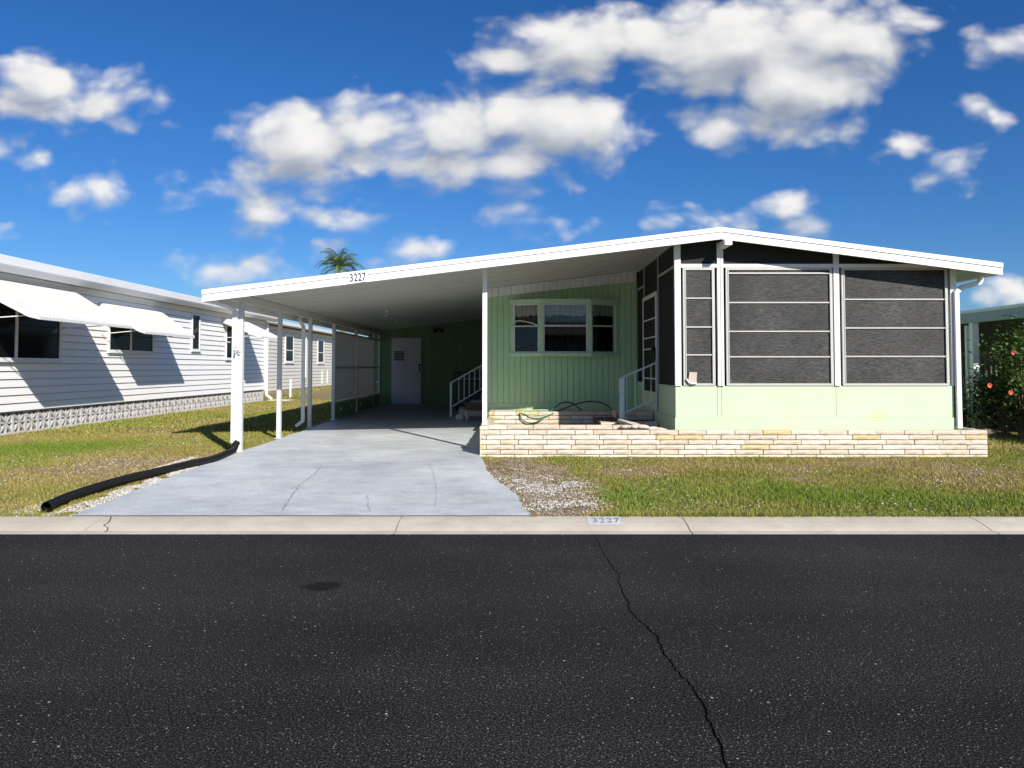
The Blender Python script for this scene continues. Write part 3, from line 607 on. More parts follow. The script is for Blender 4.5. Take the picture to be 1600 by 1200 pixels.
def dpatch(x, y):
    b = 1.3*blob(x, y, pa.x+.0, pa.y+.05, .42, .75, .2)+1.2*blob(x, y, pc.x-.28, pc.y+.12, .35, .3)+.8*blob(x, y, Gp(925, 790).x, Gp(925, 790).y, .15, .3)+.35*blob(x, y, Gp(800, 745).x, Gp(800, 745).y, .5, .9)
    c = vnoise(x, y, 5, 21)*.6+vnoise(x, y, 13, 22)*.5
    return np.clip((b-.18)*1.1*(c*2.6-.95), 0, 1)
sc(26000, lambda n: rng.uniform(-.7, 1.9, n), lambda n: rng.uniform(7.13, 11.4, n), lambda x, y: dpatch(x, y)*(~in_drive(x+.03, y)))
nt_ = P_[0]
sc(2600, lambda n: rng.uniform(-.4, 9, n), lambda n: rng.uniform(7.13, 11.4, n), lambda x, y: np.clip(vnoise(x, y, 1.2, 31)*2-.75, 0, 1))
sc(6500, lambda n: rng.uniform(-9.6, -3, n), lambda n: rng.uniform(7.13, 18, n), lambda x, y: np.clip(vnoise(x, y, 1.0, 33)*2-.7, 0, 1)*(~in_drive(x+.03, y)))
# strip of shell between pipe and driveway, and beyond the pipe
def strip(n):
    t = rng.random(n); y = KY1+.02+t*(11.3-KY1); l = np.interp(y, [p[1] for p in dl], [p[0] for p in dl]); x = l-rng.uniform(.0, .30, n)*(1-.65*t); return x, y
x, y = strip(5200); k = vnoise(x, y, 5, 41) > .3; x = x[k]; y = y[k]; P_.append(np.stack([x, y, gzv(x, y)+rng.uniform(-.004, .01, len(x))], -1))
x, y = strip(1500); x = x-.42; P_.append(np.stack([x, y, gzv(x, y)+.002], -1))
Pz = np.concatenate(P_); v, f = chips(Pz, (.005, .015)); P_ = []
sc(60000, lambda n: rng.uniform(-.8, 2.1, n), lambda n: rng.uniform(7.13, 11.4, n), lambda x, y: np.clip(bare(x, y)*.5+.12*blob(x, y, pa.x, pa.y, 1.2, 1.5), 0, 1)*(vnoise(x, y, 6, 61) > .35)*(~in_drive(x+.03, y)))
v2, f2 = chips(P_[0], (.002, .006)); f = np.concatenate([f, f2+len(v)]); v = np.concatenate([v, v2])
me = bpy.data.meshes.new('shell_gravel'); me.from_pydata(v.tolist(), [], f.tolist()); me.update(); me.materials.append(M['shell'])
o = bpy.data.objects.new('shell_gravel', me); C.objects.link(o); tag(o, 'white crushed shell scattered in the lawn and beside the driveway', 'gravel', kind='stuff')

# ---------------------------------------------------------------- brick work
def brick_run(mb, p0, p1, z0, z1, depth, nrm, L=.42, hh=.0782, seed=0, och=.1, first=0):
    """courses of long thin bricks on the face from p0 to p1 (xy); nrm = outward normal"""
    rn = random.Random(seed); a = Vector((*p0, 0)); b = Vector((*p1, 0)); d = (b-a); T = d.length; d.normalize(); nn = Vector((*nrm, 0))
    nc = max(1, round((z1-z0)/hh)); h = (z1-z0)/nc
    mb.hexa([a-nn*.022+Vector((0, 0, z0)), b-nn*.022+Vector((0, 0, z0)), b-nn*(depth-.022)+Vector((0, 0, z0)), a-nn*(depth-.022)+Vector((0, 0, z0)),
             a-nn*.022+Vector((0, 0, z1-.012)), b-nn*.022+Vector((0, 0, z1-.012)), b-nn*(depth-.022)+Vector((0, 0, z1-.012)), a-nn*(depth-.022)+Vector((0, 0, z1-.012))], 3)
    for c in range(nc):
        t = -(L*(.27 if (c+first) % 2 else .76)); 
        while t < T-.02:
            e = t+L+(-L*.35 if rn.random() < .06 else 0); s0 = max(t, 0)+.005; s1 = min(e, T)-.005
            if s1-s0 > .03:
                m = 1 if rn.random() < och else (2 if rn.random() < .4 else 0)
                off = rn.uniform(-.006, .008); zz0 = z0+c*h+.0055; zz1 = z0+(c+1)*h-.0055
                ks = max(2, int((s1-s0)/.07)); q = []
                for r_i, z in enumerate((zz0, (zz0+zz1)/2, zz1)):
                    for j in range(ks+1):
                        edge_ = .008 if (j in (0, ks) or r_i != 1) else 0
                        q.append(a+d*(s0+(s1-s0)*j/ks)+nn*(off+rn.uniform(-.004, .006)-edge_)+Vector((0, 0, z+rn.uniform(-.002, .002))))
                q2 = [a+d*(s0+(s1-s0)*j/ks)-nn*depth+Vector((0, 0, z)) for z in (zz0, zz1) for j in range(ks+1)]
                k1 = ks+1; fs = []
                for r_i in range(2):
                    for j in range(ks): fs.append((r_i*k1+j, r_i*k1+j+1, (r_i+1)*k1+j+1, (r_i+1)*k1+j))
                B = 3*k1
                for j in range(ks): fs.append((2*k1+j, 2*k1+j+1, B+k1+j+1, B+k1+j)); fs.append((j+1, j, B+j, B+j+1)); fs.append((B+j+1, B+j, B+k1+j, B+k1+j+1))
                fs.append((0, k1, 2*k1, B+k1, B)); fs.append((2*k1+ks, k1+ks, ks, B+ks, B+k1+ks))
                mb.add(q+q2, fs, m)
            t = e
BM = [M['brick'], M['brick2'], M['brick3'], M['mortar']]
ZW = PZ(800, 672, 11.45)          # top of the front planter wall
ZB = .085
pl = empty('brick_planter', ((WX0+WX1)/2, 12.5, ZB), 'long low planter of cream split bricks with a few ochre ones under the screened porch', 'planter')
b_ = MB(); brick_run(b_, (WX0-.006, 11.45), (WX1+.006, 11.45), ZB-.02, ZW, .13, (0, -1), seed=3, och=.06); b_.hexa([(WX0+.0, 11.456, ZB), (WX0+.02, 11.456, ZB), (WX0+.02, 11.58, ZB), (WX0+.0, 11.58, ZB), (WX0, 11.456, ZW-.02), (WX0+.02, 11.456, ZW-.02), (WX0+.02, 11.58, ZW-.02), (WX0, 11.58, ZW-.02)], 0); b_.build('front_wall', BM, pl)
b_ = MB(); brick_run(b_, (WX0, 14.6), (WX0, 11.585), ZB, ZW, .1, (-1, 0), seed=5, och=.1); b_.build('side_wall', BM, pl)
b_ = MB(); brick_run(b_, (WX1, 11.585), (WX1, 13.2), ZB-.02, ZW, .1, (1, 0), seed=6, och=.1); b_.build('side_wall', BM, pl)
Z2 = PZ(860, 664, 12.25)
b_ = MB(); brick_run(b_, (PX(762, 664, 12.25), 12.25), (PX(975, 664, 12.25), 12.25), .22, Z2, .12, (0, -1), seed=11, och=.25); b_.build('inner_wall', BM, pl)
Z3 = PZ(800, 643, 14.65)
b_ = MB(); brick_run(b_, (WX0+.01, 14.65), (2.40, 14.65), .20, Z3, .7, (0, -1), seed=14, och=.22); b_.build('raised_ledge', BM, pl)
# soil/pebble fill
f_ = MB(); f_.box(WX0+.09, WX1-.09, 11.56, 14.66, .12, .27); f_.build('soil_fill', mat('planter_soil', (.16, .12, .09), .95, .3, 12, bump=1, bscale=30), pl)
# worn capping stones at the right end of the inner wall
cs = MB()
for i in range(9):
    px = 978+i*8.5; py = 664+max(0, i-3)*1.5; c = P(px, py+3, 12.2-.03*i); s = random.uniform(.05, .09)
    cs.ball(c, s, 0 if i % 3 else 1, 8, 6, (1.3, .8, .45))
cs.build('cap_stone', [M['brick3'], M['brick']], pl)
ct = MB(); c0 = P(967, 655, 12.95); c1 = P(998, 664, 12.35)
ct.hexa([c0+Vector((-.02, 0, -.05)), c1+Vector((-.08, 0, -.05)), c1+Vector((.06, .1, -.05)), c0+Vector((.12, .1, -.05)), c0+Vector((-.02, 0, 0)), c1+Vector((-.08, 0, 0)), c1+Vector((.06, .1, 0)), c0+Vector((.12, .1, 0))])
ct.build('coping', M['brick3'], pl)

# ---------------------------------------------------------------- the house
Pl = P(316, 453, 11.45); Pr = P(1127, 355, 11.45); Pe = P(1566, 411, 11.45)
def rz(x): return Pl.z+(Pr.z-Pl.z)*(x-Pl.x)/(Pr.x-Pl.x) if x < Pr.x else Pr.z+(Pe.z-Pr.z)*(x-Pr.x)/(Pe.x-Pr.x)
YF, YB = 11.45, 24.6
MWY = 15.5; PY = 11.8; SX = PX(1055, 600, PY); RXX = PX(1490, 600, PY)
HL = -.62
house = empty('mobile_home', ((HL+RXX)/2, 18, .2), 'green mobile home with white roof, open carport and dark screened porch', 'house')
# roof deck with ribs on its underside
rf = MB(); xl, xr, xe = Pl.x+.02, Pr.x, Pe.x-.02
def slab(mb, x0, x1, y0, y1, t0, t1, m=0):  # offsets below roof top
    mb.hexa([(x0, y0, rz(x0)-t1), (x1, y0, rz(x1)-t1), (x1, y1, rz(x1)-t1), (x0, y1, rz(x0)-t1), (x0, y0, rz(x0)-t0), (x1, y0, rz(x1)-t0), (x1, y1, rz(x1)-t0), (x0, y1, rz(x0)-t0)], m)
slab(rf, xl, xr, YF+.03, YB, .01, .07); slab(rf, xr, xe, YF+.03, YB, .01, .07)
y = YF+.25
while y < YB: slab(rf, xl+.1, xr-.1, y, y+.05, .071, .077); y += .45
roof = rf.build('roof', M['soffit'], house)
fa = MB(); LT, MT = .078, .19
for x0, x1 in ((Pl.x, xr), (xr, Pe.x)):
    fa.hexa([(x0, YF-.025, rz(x0)-.070), (x1, YF-.025, rz(x1)-.070), (x1, YF+.03, rz(x1)-.070), (x0, YF+.03, rz(x0)-.070), (x0, YF-.025, rz(x0)), (x1, YF-.025, rz(x1)), (x1, YF+.03, rz(x1)), (x0, YF+.03, rz(x0))])
    fa.hexa([(x0, YF-.01, rz(x0)-.18), (x1, YF-.01, rz(x1)-.18), (x1, YF+.025, rz(x1)-.18), (x0, YF+.025, rz(x0)-.18), (x0, YF-.01, rz(x0)-.076), (x1, YF-.01, rz(x1)-.076), (x1, YF+.025, rz(x1)-.076), (x0, YF+.025, rz(x0)-.076)])
fas = fa.build('fascia', M['fascia'], roof)
fl = MB(); fl.box(Pl.x-.004, Pl.x+.10, YF+.032, YB, rz(Pl.x)-.18, rz(Pl.x)-.012); fl.build('gutter', M['white'], roof)
fl = MB(); fl.box(Pe.x-.10, Pe.x+.004, YF+.032, YB, rz(Pe.x)-.17, rz(Pe.x)-.012); fl.build('gutter', M['white'], roof)
rb = MB(); xb = PX(1135.5, 375, YF); rb.box(xb-.055, xb+.055, YF-.10, PY+.2, rz(xb)-.27, rz(xb)-.185); rb.build('ridge_beam', M['fascia'], roof)
# number on the fascia
pn = P(547, 441, YF-.03); ang = math.atan2(Pr.z-Pl.z, Pr.x-Pl.x)
np_ = MB(); a = P(544, 444, YF-.03); b = P(574, 439.5, YF-.03)
np_.hexa([(a.x, YF-.033, a.z), (b.x, YF-.033, b.z), (b.x, YF-.027, b.z), (a.x, YF-.027, a.z), (a.x, YF-.033, a.z+.145), (b.x, YF-.033, b.z+.145), (b.x, YF-.027, b.z+.145), (a.x, YF-.027, a.z+.145)])
plate = np_.build('number_plate', M['fascia'], house)
text_mesh('3227', .168, M['num'], 'numerals', plate, (pn.x, YF-.036, pn.z+.008), (R(90), -ang*.75, 0), .66, .003, offset=.0015, space=1.12)
# carport beam and posts
XP = PX(374.5, 705, 11.95)
def zpost(x): return rz(x)-.071
bm = MB(); bm.box(XP-.04, XP+.04, YF+.1, YB-.3, zpost(XP)-.12, zpost(XP)-.005); bm.build('carport_beam', M['soffit'], house)
for px, d in ((374.5, 11.95), (434, 13.9), (482.5, 15.95), (519, 18.0), (547, 20.5)):
    w = .036; p = MB(); zb = dplane(d)+.0
    p.box(XP-w, XP+w, d-w, d+w, zb+.003, zpost(XP)-.122); p.box(XP-w-.03, XP+w+.03, d-w-.02, d+w+.02, zb, zb+.018)
    p.build('carport_post', M['postw'], house)
# the post on the planter
dpp = 12.02; xp = PX(757.5, 600, dpp)
p = MB(); p.box(xp-.036, xp+.036, dpp-.036, dpp+.036, ZW+.07, rz(xp)-.075); p.build('porch_post', M['white'], house)
p = MB(); p.box(PX(750, 668, 11.9), PX(763, 668, 11.9), 11.72, 12.12, .3, ZW+.035); p.box(PX(752, 668, 11.9), PX(762, 668, 11.9), 11.84, 12.1, ZW+.035, ZW+.075); p.build('post_footing', M['brick3'], house, bevel=.02)
# downspouts
def downspout(pts, w=.085, h=.06, parent=house, name='downspout'):
    q = MB()
    for a, b in zip(pts[:-1], pts[1:]):
        a = Vector(a); b = Vector(b); e = (b-a).normalized()*h*.25; q.bar(a-e, b+e, w, h, up=(0, 1, 0))
    return q.build(name, M['white'], parent, bevel=.008)
xd = PX(366.3, 600, 11.9); zt = PZ(367, 487, 11.9)
downspout([(xd, 11.9, PZ(367, 690, 11.9)), (xd, 11.9, zt)], .08, .07)
downspout([(xd, 11.9, zt), (P(358, 480, 11.85)), (P(340, 474, 11.7)), (P(336, 466, 11.65))], .06, .05)
xd3 = PX(480, 600, 15.85)-.07
downspout([(xd3+.02, 15.8, zpost(XP)-.02), (xd3-.1, 15.8, zpost(XP)-.12), (xd3, 15.8, zpost(XP)-.32), (xd3, 15.8, gz(xd3, 15.8)+.16), (xd3-.12, 15.75, gz(xd3, 15.8)+.06)], .07, .055)
g0 = P(1533, 430, 11.95); g1 = P(1531, 441, 11.95); g2 = P(1503, 449, 11.88); g3 = P(1494, 456, PY-.04)
downspout([g0, g1, g2, g3, (g3.x, PY-.05, ZW+.01)], .075, .05)
# spigot on first post
s = MB(); c = P(371, 548, 11.85); s.tube([c+Vector((0, .03, 0)), c+Vector((0, -.07, 0)), c+Vector((.0, -.09, -.05))], .016, 8); s.ball(c+Vector((0, -.06, .045)), .026, 0, 8, 5, (1.5, .5, .5)); s.tube([c+Vector((-.05, -.01, -.02)), c+Vector((.05, -.01, -.02))], .014, 8)
s.build('spigot', M['frame_grey'], house)

# main wall with vertical ribs
def ribbed(mb, x0, x1, y, z0f, z1f, pitch=.13, gap=.022, dep=.016, m=0):
    x = x0; pr = []
    while x < x1:
        e = min(x+pitch, x1); pr += [(x, y), (max(x, e-gap), y)]
        if e-gap/2 > x: pr += [(e-gap/2, y+dep)]
        x = e
    pr.append((x1, y)); vs = []
    for a, b in pr: vs += [(a, b, z0f(a)), (a, b, z1f(a))]
    mb.add(vs, [(2*i, 2*i+2, 2*i+3, 2*i+1) for i in range(len(pr)-1)], m)
ZM0 = .70
w_ = MB(); ribbed(w_, HL, SX, MWY, lambda x: ZM0, lambda x: rz(x)-.075, .118); w_.box(HL, RXX-.05, MWY+.03, MWY+.12, .2, rz(HL)-.1)
w_.build('front_wall', M['green'], house)
w_ = MB(); w_.box(HL, SX, MWY-.012, MWY+.02, .50, ZM0-.002); w_.build('wall_skirt', M['mint'], house)
w_ = MB(); fz = lambda x: P(762, 464, MWY-.08).z+(P(992, 439.7, MWY-.08).z-P(762, 464, MWY-.08).z)*(x-P(762, 464, MWY-.08).x)/(P(992, 439.7, MWY-.08).x-P(762, 464, MWY-.08).x)
ribbed(w_, HL, SX-.02, MWY-.08, fz, lambda x: rz(x)-.075, .13, .02, .02); w_.hexa([(HL, MWY-.078, fz(HL)), (SX-.02, MWY-.078, fz(SX)), (SX-.02, MWY-.002, fz(SX)), (HL, MWY-.002, fz(HL)), (HL, MWY-.078, fz(HL)+.01), (SX-.02, MWY-.078, fz(SX)+.01), (SX-.02, MWY-.002, fz(SX)+.01), (HL, MWY-.002, fz(HL)+.01)])
w_.build('frieze', M['fascia'], house)
# house box behind (left, right, back walls)
w_ = MB(); w_.box(HL, HL+.1, MWY+.13, YB-.8, .2, rz(HL)-.08); w_.box(RXX-.1, RXX, PY+.1, YB-.3, .2, rz(RXX)-.08); w_.box(HL, RXX, YB-.4, YB-.3, .2, rz(RXX)-.1); each(w_, 'side_wall', M['green'], house)
# shed wall at the back of the carport, with door
dB = 24.0; ZD0 = dplane(dB)
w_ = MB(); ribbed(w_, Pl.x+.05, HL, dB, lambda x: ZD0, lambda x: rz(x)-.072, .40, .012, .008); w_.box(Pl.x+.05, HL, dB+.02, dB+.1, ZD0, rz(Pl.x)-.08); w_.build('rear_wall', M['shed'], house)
dx0, dx1 = PX(612, 600, dB), PX(658, 600, dB); zt0, zt1 = PZ(630, 632, dB), PZ(630, 528, dB)
door = MB(); door.box(dx0, dx1, dB-.02, dB-.003, zt0, zt1); door.box(dx0, (dx0+dx1)/2-.004, dB-.045, dB-.004, zt0, zt1); door.box((dx0+dx1)/2+.004, dx1, dB-.045, dB-.004, zt0, zt1); door = door.build('door', M['doorpaint'], house)
v_ = MB(); vx0, vx1 = PX(616, 560, dB), PX(632, 560, dB); vz0, vz1 = PZ(620, 564, dB), PZ(620, 549, dB)
v_.box(vx0, vx1, dB-.052, dB-.046, vz0, vz1, 1)
for i in range(6): z = vz0+(vz1-vz0)*(i+.1)/6; v_.box(vx0, vx1, dB-.066, dB-.0525, z, z+.016, 0)
v_.build('vent', [M['doorpaint'], M['dark']], door)
v_ = MB(); v_.ball((dx1-.05, dB-.09, PZ(658, 570, dB)), .035); v_.box(dx1-.06, dx1-.03, dB-.075, dB-.046, PZ(658, 581, dB), PZ(658, 573, dB)); v_.build('handle', M['black'], door)
v_ = MB(); c = P(685, 515, dB-.1); v_.box(c.x-.14, c.x+.14, dB-.1, dB-.003, c.z-.03, c.z+.03); v_.ball((c.x-.1, dB-.13, c.z-.05), .06); v_.ball((c.x+.1, dB-.13, c.z-.04), .06); v_.build('wall_light', M['black'], house)
v_ = MB(); v_.ball(P(589, 597, dB-.03), .034, sc=(.8, .5, 1)); v_.build('wall_dot', M['white'], house)  # white bead standing in for a sunlit dot on the rear wall
for px, py, d in ((603, 495, 18.5), (604, 485, 17.5), (612, 503, 19.6), (620, 508, 20.6), (634, 513, 22.2), (636, 517, 22.9)):
    c = P(px, py, d); c.z = rz(c.x)-.09; v_ = MB(); v_.ball(c, .03); v_.build('ceiling_dot', M['white'], house)  # small white balls dotted just under the roof
# left screen panels of the carport
ya, yb_ = 18.04, 23.95; zk = dplane(19)+.50; ztp = zpost(XP)-.125
zbot = PZ(521, 629, 18.0); zmid = PZ(519, 574, 18.0); ztop2 = PZ(519, 518, 18.0)
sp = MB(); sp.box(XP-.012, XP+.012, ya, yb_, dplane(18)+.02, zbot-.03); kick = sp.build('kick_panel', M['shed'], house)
for y in (18.7, 19.9, 21.0, 22.6):
    v_ = MB(); v_.ball((XP+.02, y, zbot-.18), .028, sc=(.4, 1, 1.3)); v_.build('clip', M['white'], kick)
for y0, y1 in ((ya+.05, 20.45), (20.55, 22.9)):
    for z0, z1 in ((zbot+.03, zmid-.02), (zmid+.02, ztop2-.02)):
        pn_ = MB(); pn_.box(XP-.004, XP+.004, y0, y1, z0, z1); pn_.build('screen_panel', M['vinyl'], house)
fr = MB()
for z in (zbot, zmid, ztop2): fr.box(XP-.022, XP+.022, ya, yb_, z-.022, z+.022)
for y in (22.95, 23.9): fr.box(XP-.025, XP+.025, y-.03, y+.03, dplane(y), ztp)
each(fr, 'screen_frame', M['frame_grey'], house)

# bay window in the front wall
bw = empty('x', (0, 0, 0), None, None); bw.name = 'bay_window'; bw.parent = house; bw.location = Vector((1, MWY, 1.7))-world_loc(house)
yo = MWY-.26; ZT, ZS = PZ(880, 470, yo), PZ(880, 551, yo)
xA, xB_, xC, xD = PX(801, 500, MWY-.02), PX(845.5, 500, yo), PX(921, 500, yo), PX(961.5, 500, MWY-.02)
plan = [(xA, MWY-.02), (xB_, yo), (xC, yo), (xD, MWY-.02)]
hd = MB(); ov = .05
def ring(o_, z0, z1, mb, m=0):
    pts = [(xA-o_, MWY+.01), (xA-o_, MWY-.02-o_*.3), (xB_-o_*.4, yo-o_), (xC+o_*.4, yo-o_), (xD+o_, MWY-.02-o_*.3), (xD+o_, MWY+.01)]
    n = len(pts); mb.add([(x, y, z0) for x, y in pts]+[(x, y, z1) for x, y in pts], [tuple(range(n))[::-1] if False else tuple(range(n)), tuple(range(2*n-1, n-1, -1))]+[(i, (i+1) % n, n+(i+1) % n, n+i) for i in range(n)], m)
ring(.07, ZT-.05, ZT+.035, hd); hd.build('head_trim', M['trim'], bw)
hd = MB(); ring(.08, ZS-.07, ZS-.01, hd); hd.build('sill', M['trim'], bw)
mu = MB()
for (x, y), w in zip(plan, (.05, .085, .085, .05)): mu.box(x-w/2, x+w/2, y-.02, y+.05, ZS-.0095, ZT-.051)
each(mu, 'mullion', M['trim'], bw)
hd = MB()
hd.hexa([(xA, MWY+.0, ZS-.009), (xD, MWY, ZS-.009), (xD, MWY+.02, ZS-.009), (xA, MWY+.02, ZS-.009), (xA, MWY+.0, ZT), (xD, MWY, ZT), (xD, MWY+.02, ZT), (xA, MWY+.02, ZT)]); hd.build('back_board', M['dark'], bw)
zmr = PZ(880, 509, yo)
for i in range(3):
    a = Vector((*plan[i], 0)); b = Vector((*plan[i+1], 0)); d = (b-a).normalized(); nn = Vector((d.y, -d.x, 0)); a = a+d*(.03 if i == 0 else .045); b = b-d*(.045 if i < 2 else .03)
    def pq(mb, a, b, off, th, z0, z1, m=0):
        p = a+nn*off; q = b+nn*off; u = nn*-th
        mb.hexa([p+Vector((0, 0, z0)), q+Vector((0, 0, z0)), q+u+Vector((0, 0, z0)), p+u+Vector((0, 0, z0)), p+Vector((0, 0, z1)), q+Vector((0, 0, z1)), q+u+Vector((0, 0, z1)), p+u+Vector((0, 0, z1))], m)
    sa = MB(); pq(sa, a, b, .012, .03, zmr-.016, zmr+.016); pq(sa, a, b, .010, .02, ZS-.005, ZS+.025); pq(sa, a, b, .010, .02, ZT-.08, ZT-.052)
    pq(sa, a, a+d*.022, .010, .02, ZS+.026, ZT-.081); pq(sa, b-d*.022, b, .010, .02, ZS+.026, ZT-.081)
    sash = sa.build('sash', M['railw'] if i < 2 else M['trim'], bw)
    gl = MB(); pq(gl, a, b, -.004, .004, ZS+.02, ZT-.06); gl.build('pane', M['clear'], sash)
    dk = MB(); pq(dk, a, b, -.10, .01, ZS, ZT-.06) if False else None
    cu = MB(); T = (b-a).length; k = int(T/.012); zt_ = ZT-.06; base = (M['cloth'])
    vv = []
    for j in range(k+1):
        t = T*j/k; wob = .012*math.sin(t*62+i)+.008*math.sin(t*23+2*i); q = a+d*t+nn*(-.035+wob*.8)
        vv += [q+Vector((0, 0, zt_)), q+Vector((0, 0, zt_-.235-.012*math.sin(t*11+i)+.01*math.sin(t*40)))]
    cu.add(vv, [(2*j, 2*j+1, 2*j+3, 2*j+2) for j in range(k)], 0, True); cu.build('curtain_valance', M['cloth'], bw)
# bent screen strip hanging in the left light of the bay
st = MB(); a = P(802, 507, MWY-.1); pts = [P(802, 508, 15.40), P(806, 502, 15.39), P(812, 501, 15.37), P(822, 502.5, 15.33), P(832, 505, 15.29), P(840, 508, 15.25)]
st.tube(pts, .016, 6); st.tube([P(802, 509.5, 15.40), P(840, 509.5, 15.25)], .018, 6)
st.build('bent_trim_strip', mat('dull_white_strip', (.55, .55, .52), .6), bw)

# screened porch, front
ZTR = PZ(1200, 415.5, PY); ZSI = PZ(1200, 603, PY); ZSM = PZ(1200, 652, PY)
por = MB(); por.box(SX+.005, RXX, PY, PY+.05, ZSM+.003, ZSI-.001); por.box(SX-.008, RXX+.006, PY-.018, PY+.05, ZW-.08, ZSM-.003); por.box(SX+.005, RXX, PY+.006, PY+.05, ZSM-.003, ZSM+.003)
# side of porch
YD0, YD1 = 13.25, 14.65
por.box(SX, SX+.05, PY+.051, YD0-.04, ZSM, ZSI); por.box(SX, SX+.05, YD1+.04, MWY, ZSM, ZSI); por.box(SX-.012, SX+.05, PY+.051, MWY-.02, .2, ZSM-.004)
por.build('porch_panel', M['mint'], house)
sm = MB()
for x in (PX(1121, 620, PY), PX(1127.5, 620, PY), PX(1306.5, 620, PY)): sm.box(x-.002, x+.002, PY-.002, PY-.0005, ZSM+.01, ZSI-.02)
each(sm, 'panel_seam', M['mortar'], house)
st_ = MB(); x = PX(1376, 650, PY); 
zz = [PZ(1376, q, PY-.02) for q in (672, 660, 650, 640)]
def xr_(a): return PX(a, 500, PY)
cols = [(1054, 1063.5), (1120.5, 1130), (1302.5, 1311), (1483.5, 1497)]
for i, (a, b) in enumerate(cols):
    xm = (xr_(a)+xr_(b))/2; c = MB()
    zb = ZSI+.001 if i else ZSI+.001
    if i in (1,): c.box(xr_(a), xm-.006, PY-.035, PY+.03, zb, rz(xm)-.185); c.box(xm+.006, xr_(b), PY-.035, PY+.03, zb, rz(xm)-.185); c.box(xm-.006, xm+.006, PY-.02, PY+.02, zb, rz(xm)-.185)
    elif i == 3: c.box(xr_(a)+.02, xr_(b)-.02, PY-.01, PY+.06, zb, rz(xm)-.08)
    else: c.box(xr_(a), xr_(b), PY-.03, PY+.03, zb, rz(xm)-.08)
    c.build('porch_post', M['white'], house)
c = MB()
for (a, b) in ((1063.5, 1120.5), (1130, 1302.5), (1311, 1483.5)): c.box(xr_(a)+.001, xr_(b)-.001, PY-.025, PY+.02, ZTR-.028, ZTR+.028)
each(c, 'transom', M['white'], house)
# gable mesh above the transom
gs = MB()
for (a, b) in ((1063.5, 1120.5), (1130, 1302.5), (1311, 1483.5)):
    x0, x1 = xr_(a), xr_(b); pts = [(x0, ZTR+.028), (x1, ZTR+.028), (x1, rz(x1)-.08)] + ([(Pr.x, rz(Pr.x)-.08)] if x0 < Pr.x < x1 else []) + [(x0, rz(x0)-.08)]
    gs.prism_y(pts, PY, PY+.004)
each(gs, 'gable_screen', M['mesh'], house)
# three window units
for (a, b, ytop, mul, ybot) in ((1066, 1118, 419, (466, 511, 554.5), 599.5), (1133, 1302, 419.5, (472.8, 517.8, 557.5), 602), (1314, 1482, 421, (467.8, 512.5, 557), 603)):
    x0, x1 = xr_(a), xr_(b); z1 = ZTR-.03; z0 = ZSI+.004
    f_ = MB(); w = .032; x0 += .012; x1 -= .012
    f_.box(x0, x0+w, PY-.018, PY+.02, z0, z1); f_.box(x1-w, x1, PY-.018, PY+.02, z0, z1); f_.box(x0+w, x1-w, PY-.018, PY+.02, z0, z0+.035); f_.box(x0+w, x1-w, PY-.018, PY+.02, z1-.035, z1)
    f_.box(x0+w, x0+w+.012, PY-.026, PY-.002, z0+.036, z1-.036); f_.box(x1-w-.012, x1-w, PY-.026, PY-.002, z0+.036, z1-.036)
    if b-a > 100 and a < 1200: f_.box(x0+w+.013, x1-w-.013, PY-.020, PY+.0, PZ(a, 427, PY)-.012, PZ(a, 427, PY)+.012)
    un = f_.build('window_frame', M['frame_l'], house)
    for q in mul: z = PZ(a, q, PY); bx('crossbar', M['frame_l'], un, x0+w+.013, x1-w-.013, PY-.014, PY+.006, z-.010, z+.010)
    zs = [z0+.036]+sorted([PZ(a, q, PY) for q in mul])+[z1-.036]
    for k in range(4): bx('shade_panel', M['woven'], un, x0+w+.001, x1-w-.001, PY+.006+.0, PY+.012, zs[k]+(.0115 if k else 0), zs[k+1]-(.0115 if k < 3 else 0))
# card on the porch sill
c = P(1082, 599, PY-.05); cd = MB(); w = .065
cd.hexa([(c.x-w, PY-.035, ZSI+.045), (c.x+w, PY-.035, ZSI+.045), (c.x+w, PY-.028, ZSI+.045), (c.x-w, PY-.028, ZSI+.045), (c.x-w+.025, PY-.032, ZSI+.21), (c.x+w+.01, PY-.032, ZSI+.21), (c.x+w+.01, PY-.027, ZSI+.21), (c.x-w+.025, PY-.027, ZSI+.21)])
cdo = cd.build('paper_tag', M['tan'], label='small pinkish paper tag with a curled white foot on the narrow porch window sill', cat='tag')
cd = MB(); cd.tube([(c.x-.09, PY-.05, ZSI+.11), (c.x-.06, PY-.055, ZSI+.055), (c.x, PY-.055, ZSI+.035), (c.x+.07, PY-.055, ZSI+.045)], .012, 8); cd.build('paper_curl', M['fascia'], cdo)
# porch side: posts, screens, door
c = MB(); c.box(SX, SX+.04, YD0-.05, YD0-.001, ZSM, rz(SX)-.08); c.box(SX, SX+.04, YD1+.001, YD1+.05, ZSM, rz(SX)-.08); c.box(SX+.005, SX+.04, PY+.05, YD0-.051, ZTR-.02, ZTR+.02); c.box(SX+.005, SX+.04, YD1+.051, MWY, ZTR-.02, ZTR+.02)
c.box(SX-.03, SX+.04, PY+.04, MWY-.1, rz(SX)-.115, rz(SX)-.08)
each(c, 'side_post', M['slate'], house)
c = MB(); c.box(SX+.015, SX+.019, PY+.06, YD0-.051, ZSI+.002, rz(SX)-.12); c.box(SX+.015, SX+.019, YD1+.051, MWY, ZSI+.002, rz(SX)-.12); each(c, 'side_screen', M['mesh2'], house)
ZDB = PZ(1026, 640.5, YD0); ZDT = PZ(1028.7, 455, YD0)
d0 = MB(); x0, x1 = SX-.03, SX-.005; fw = .07
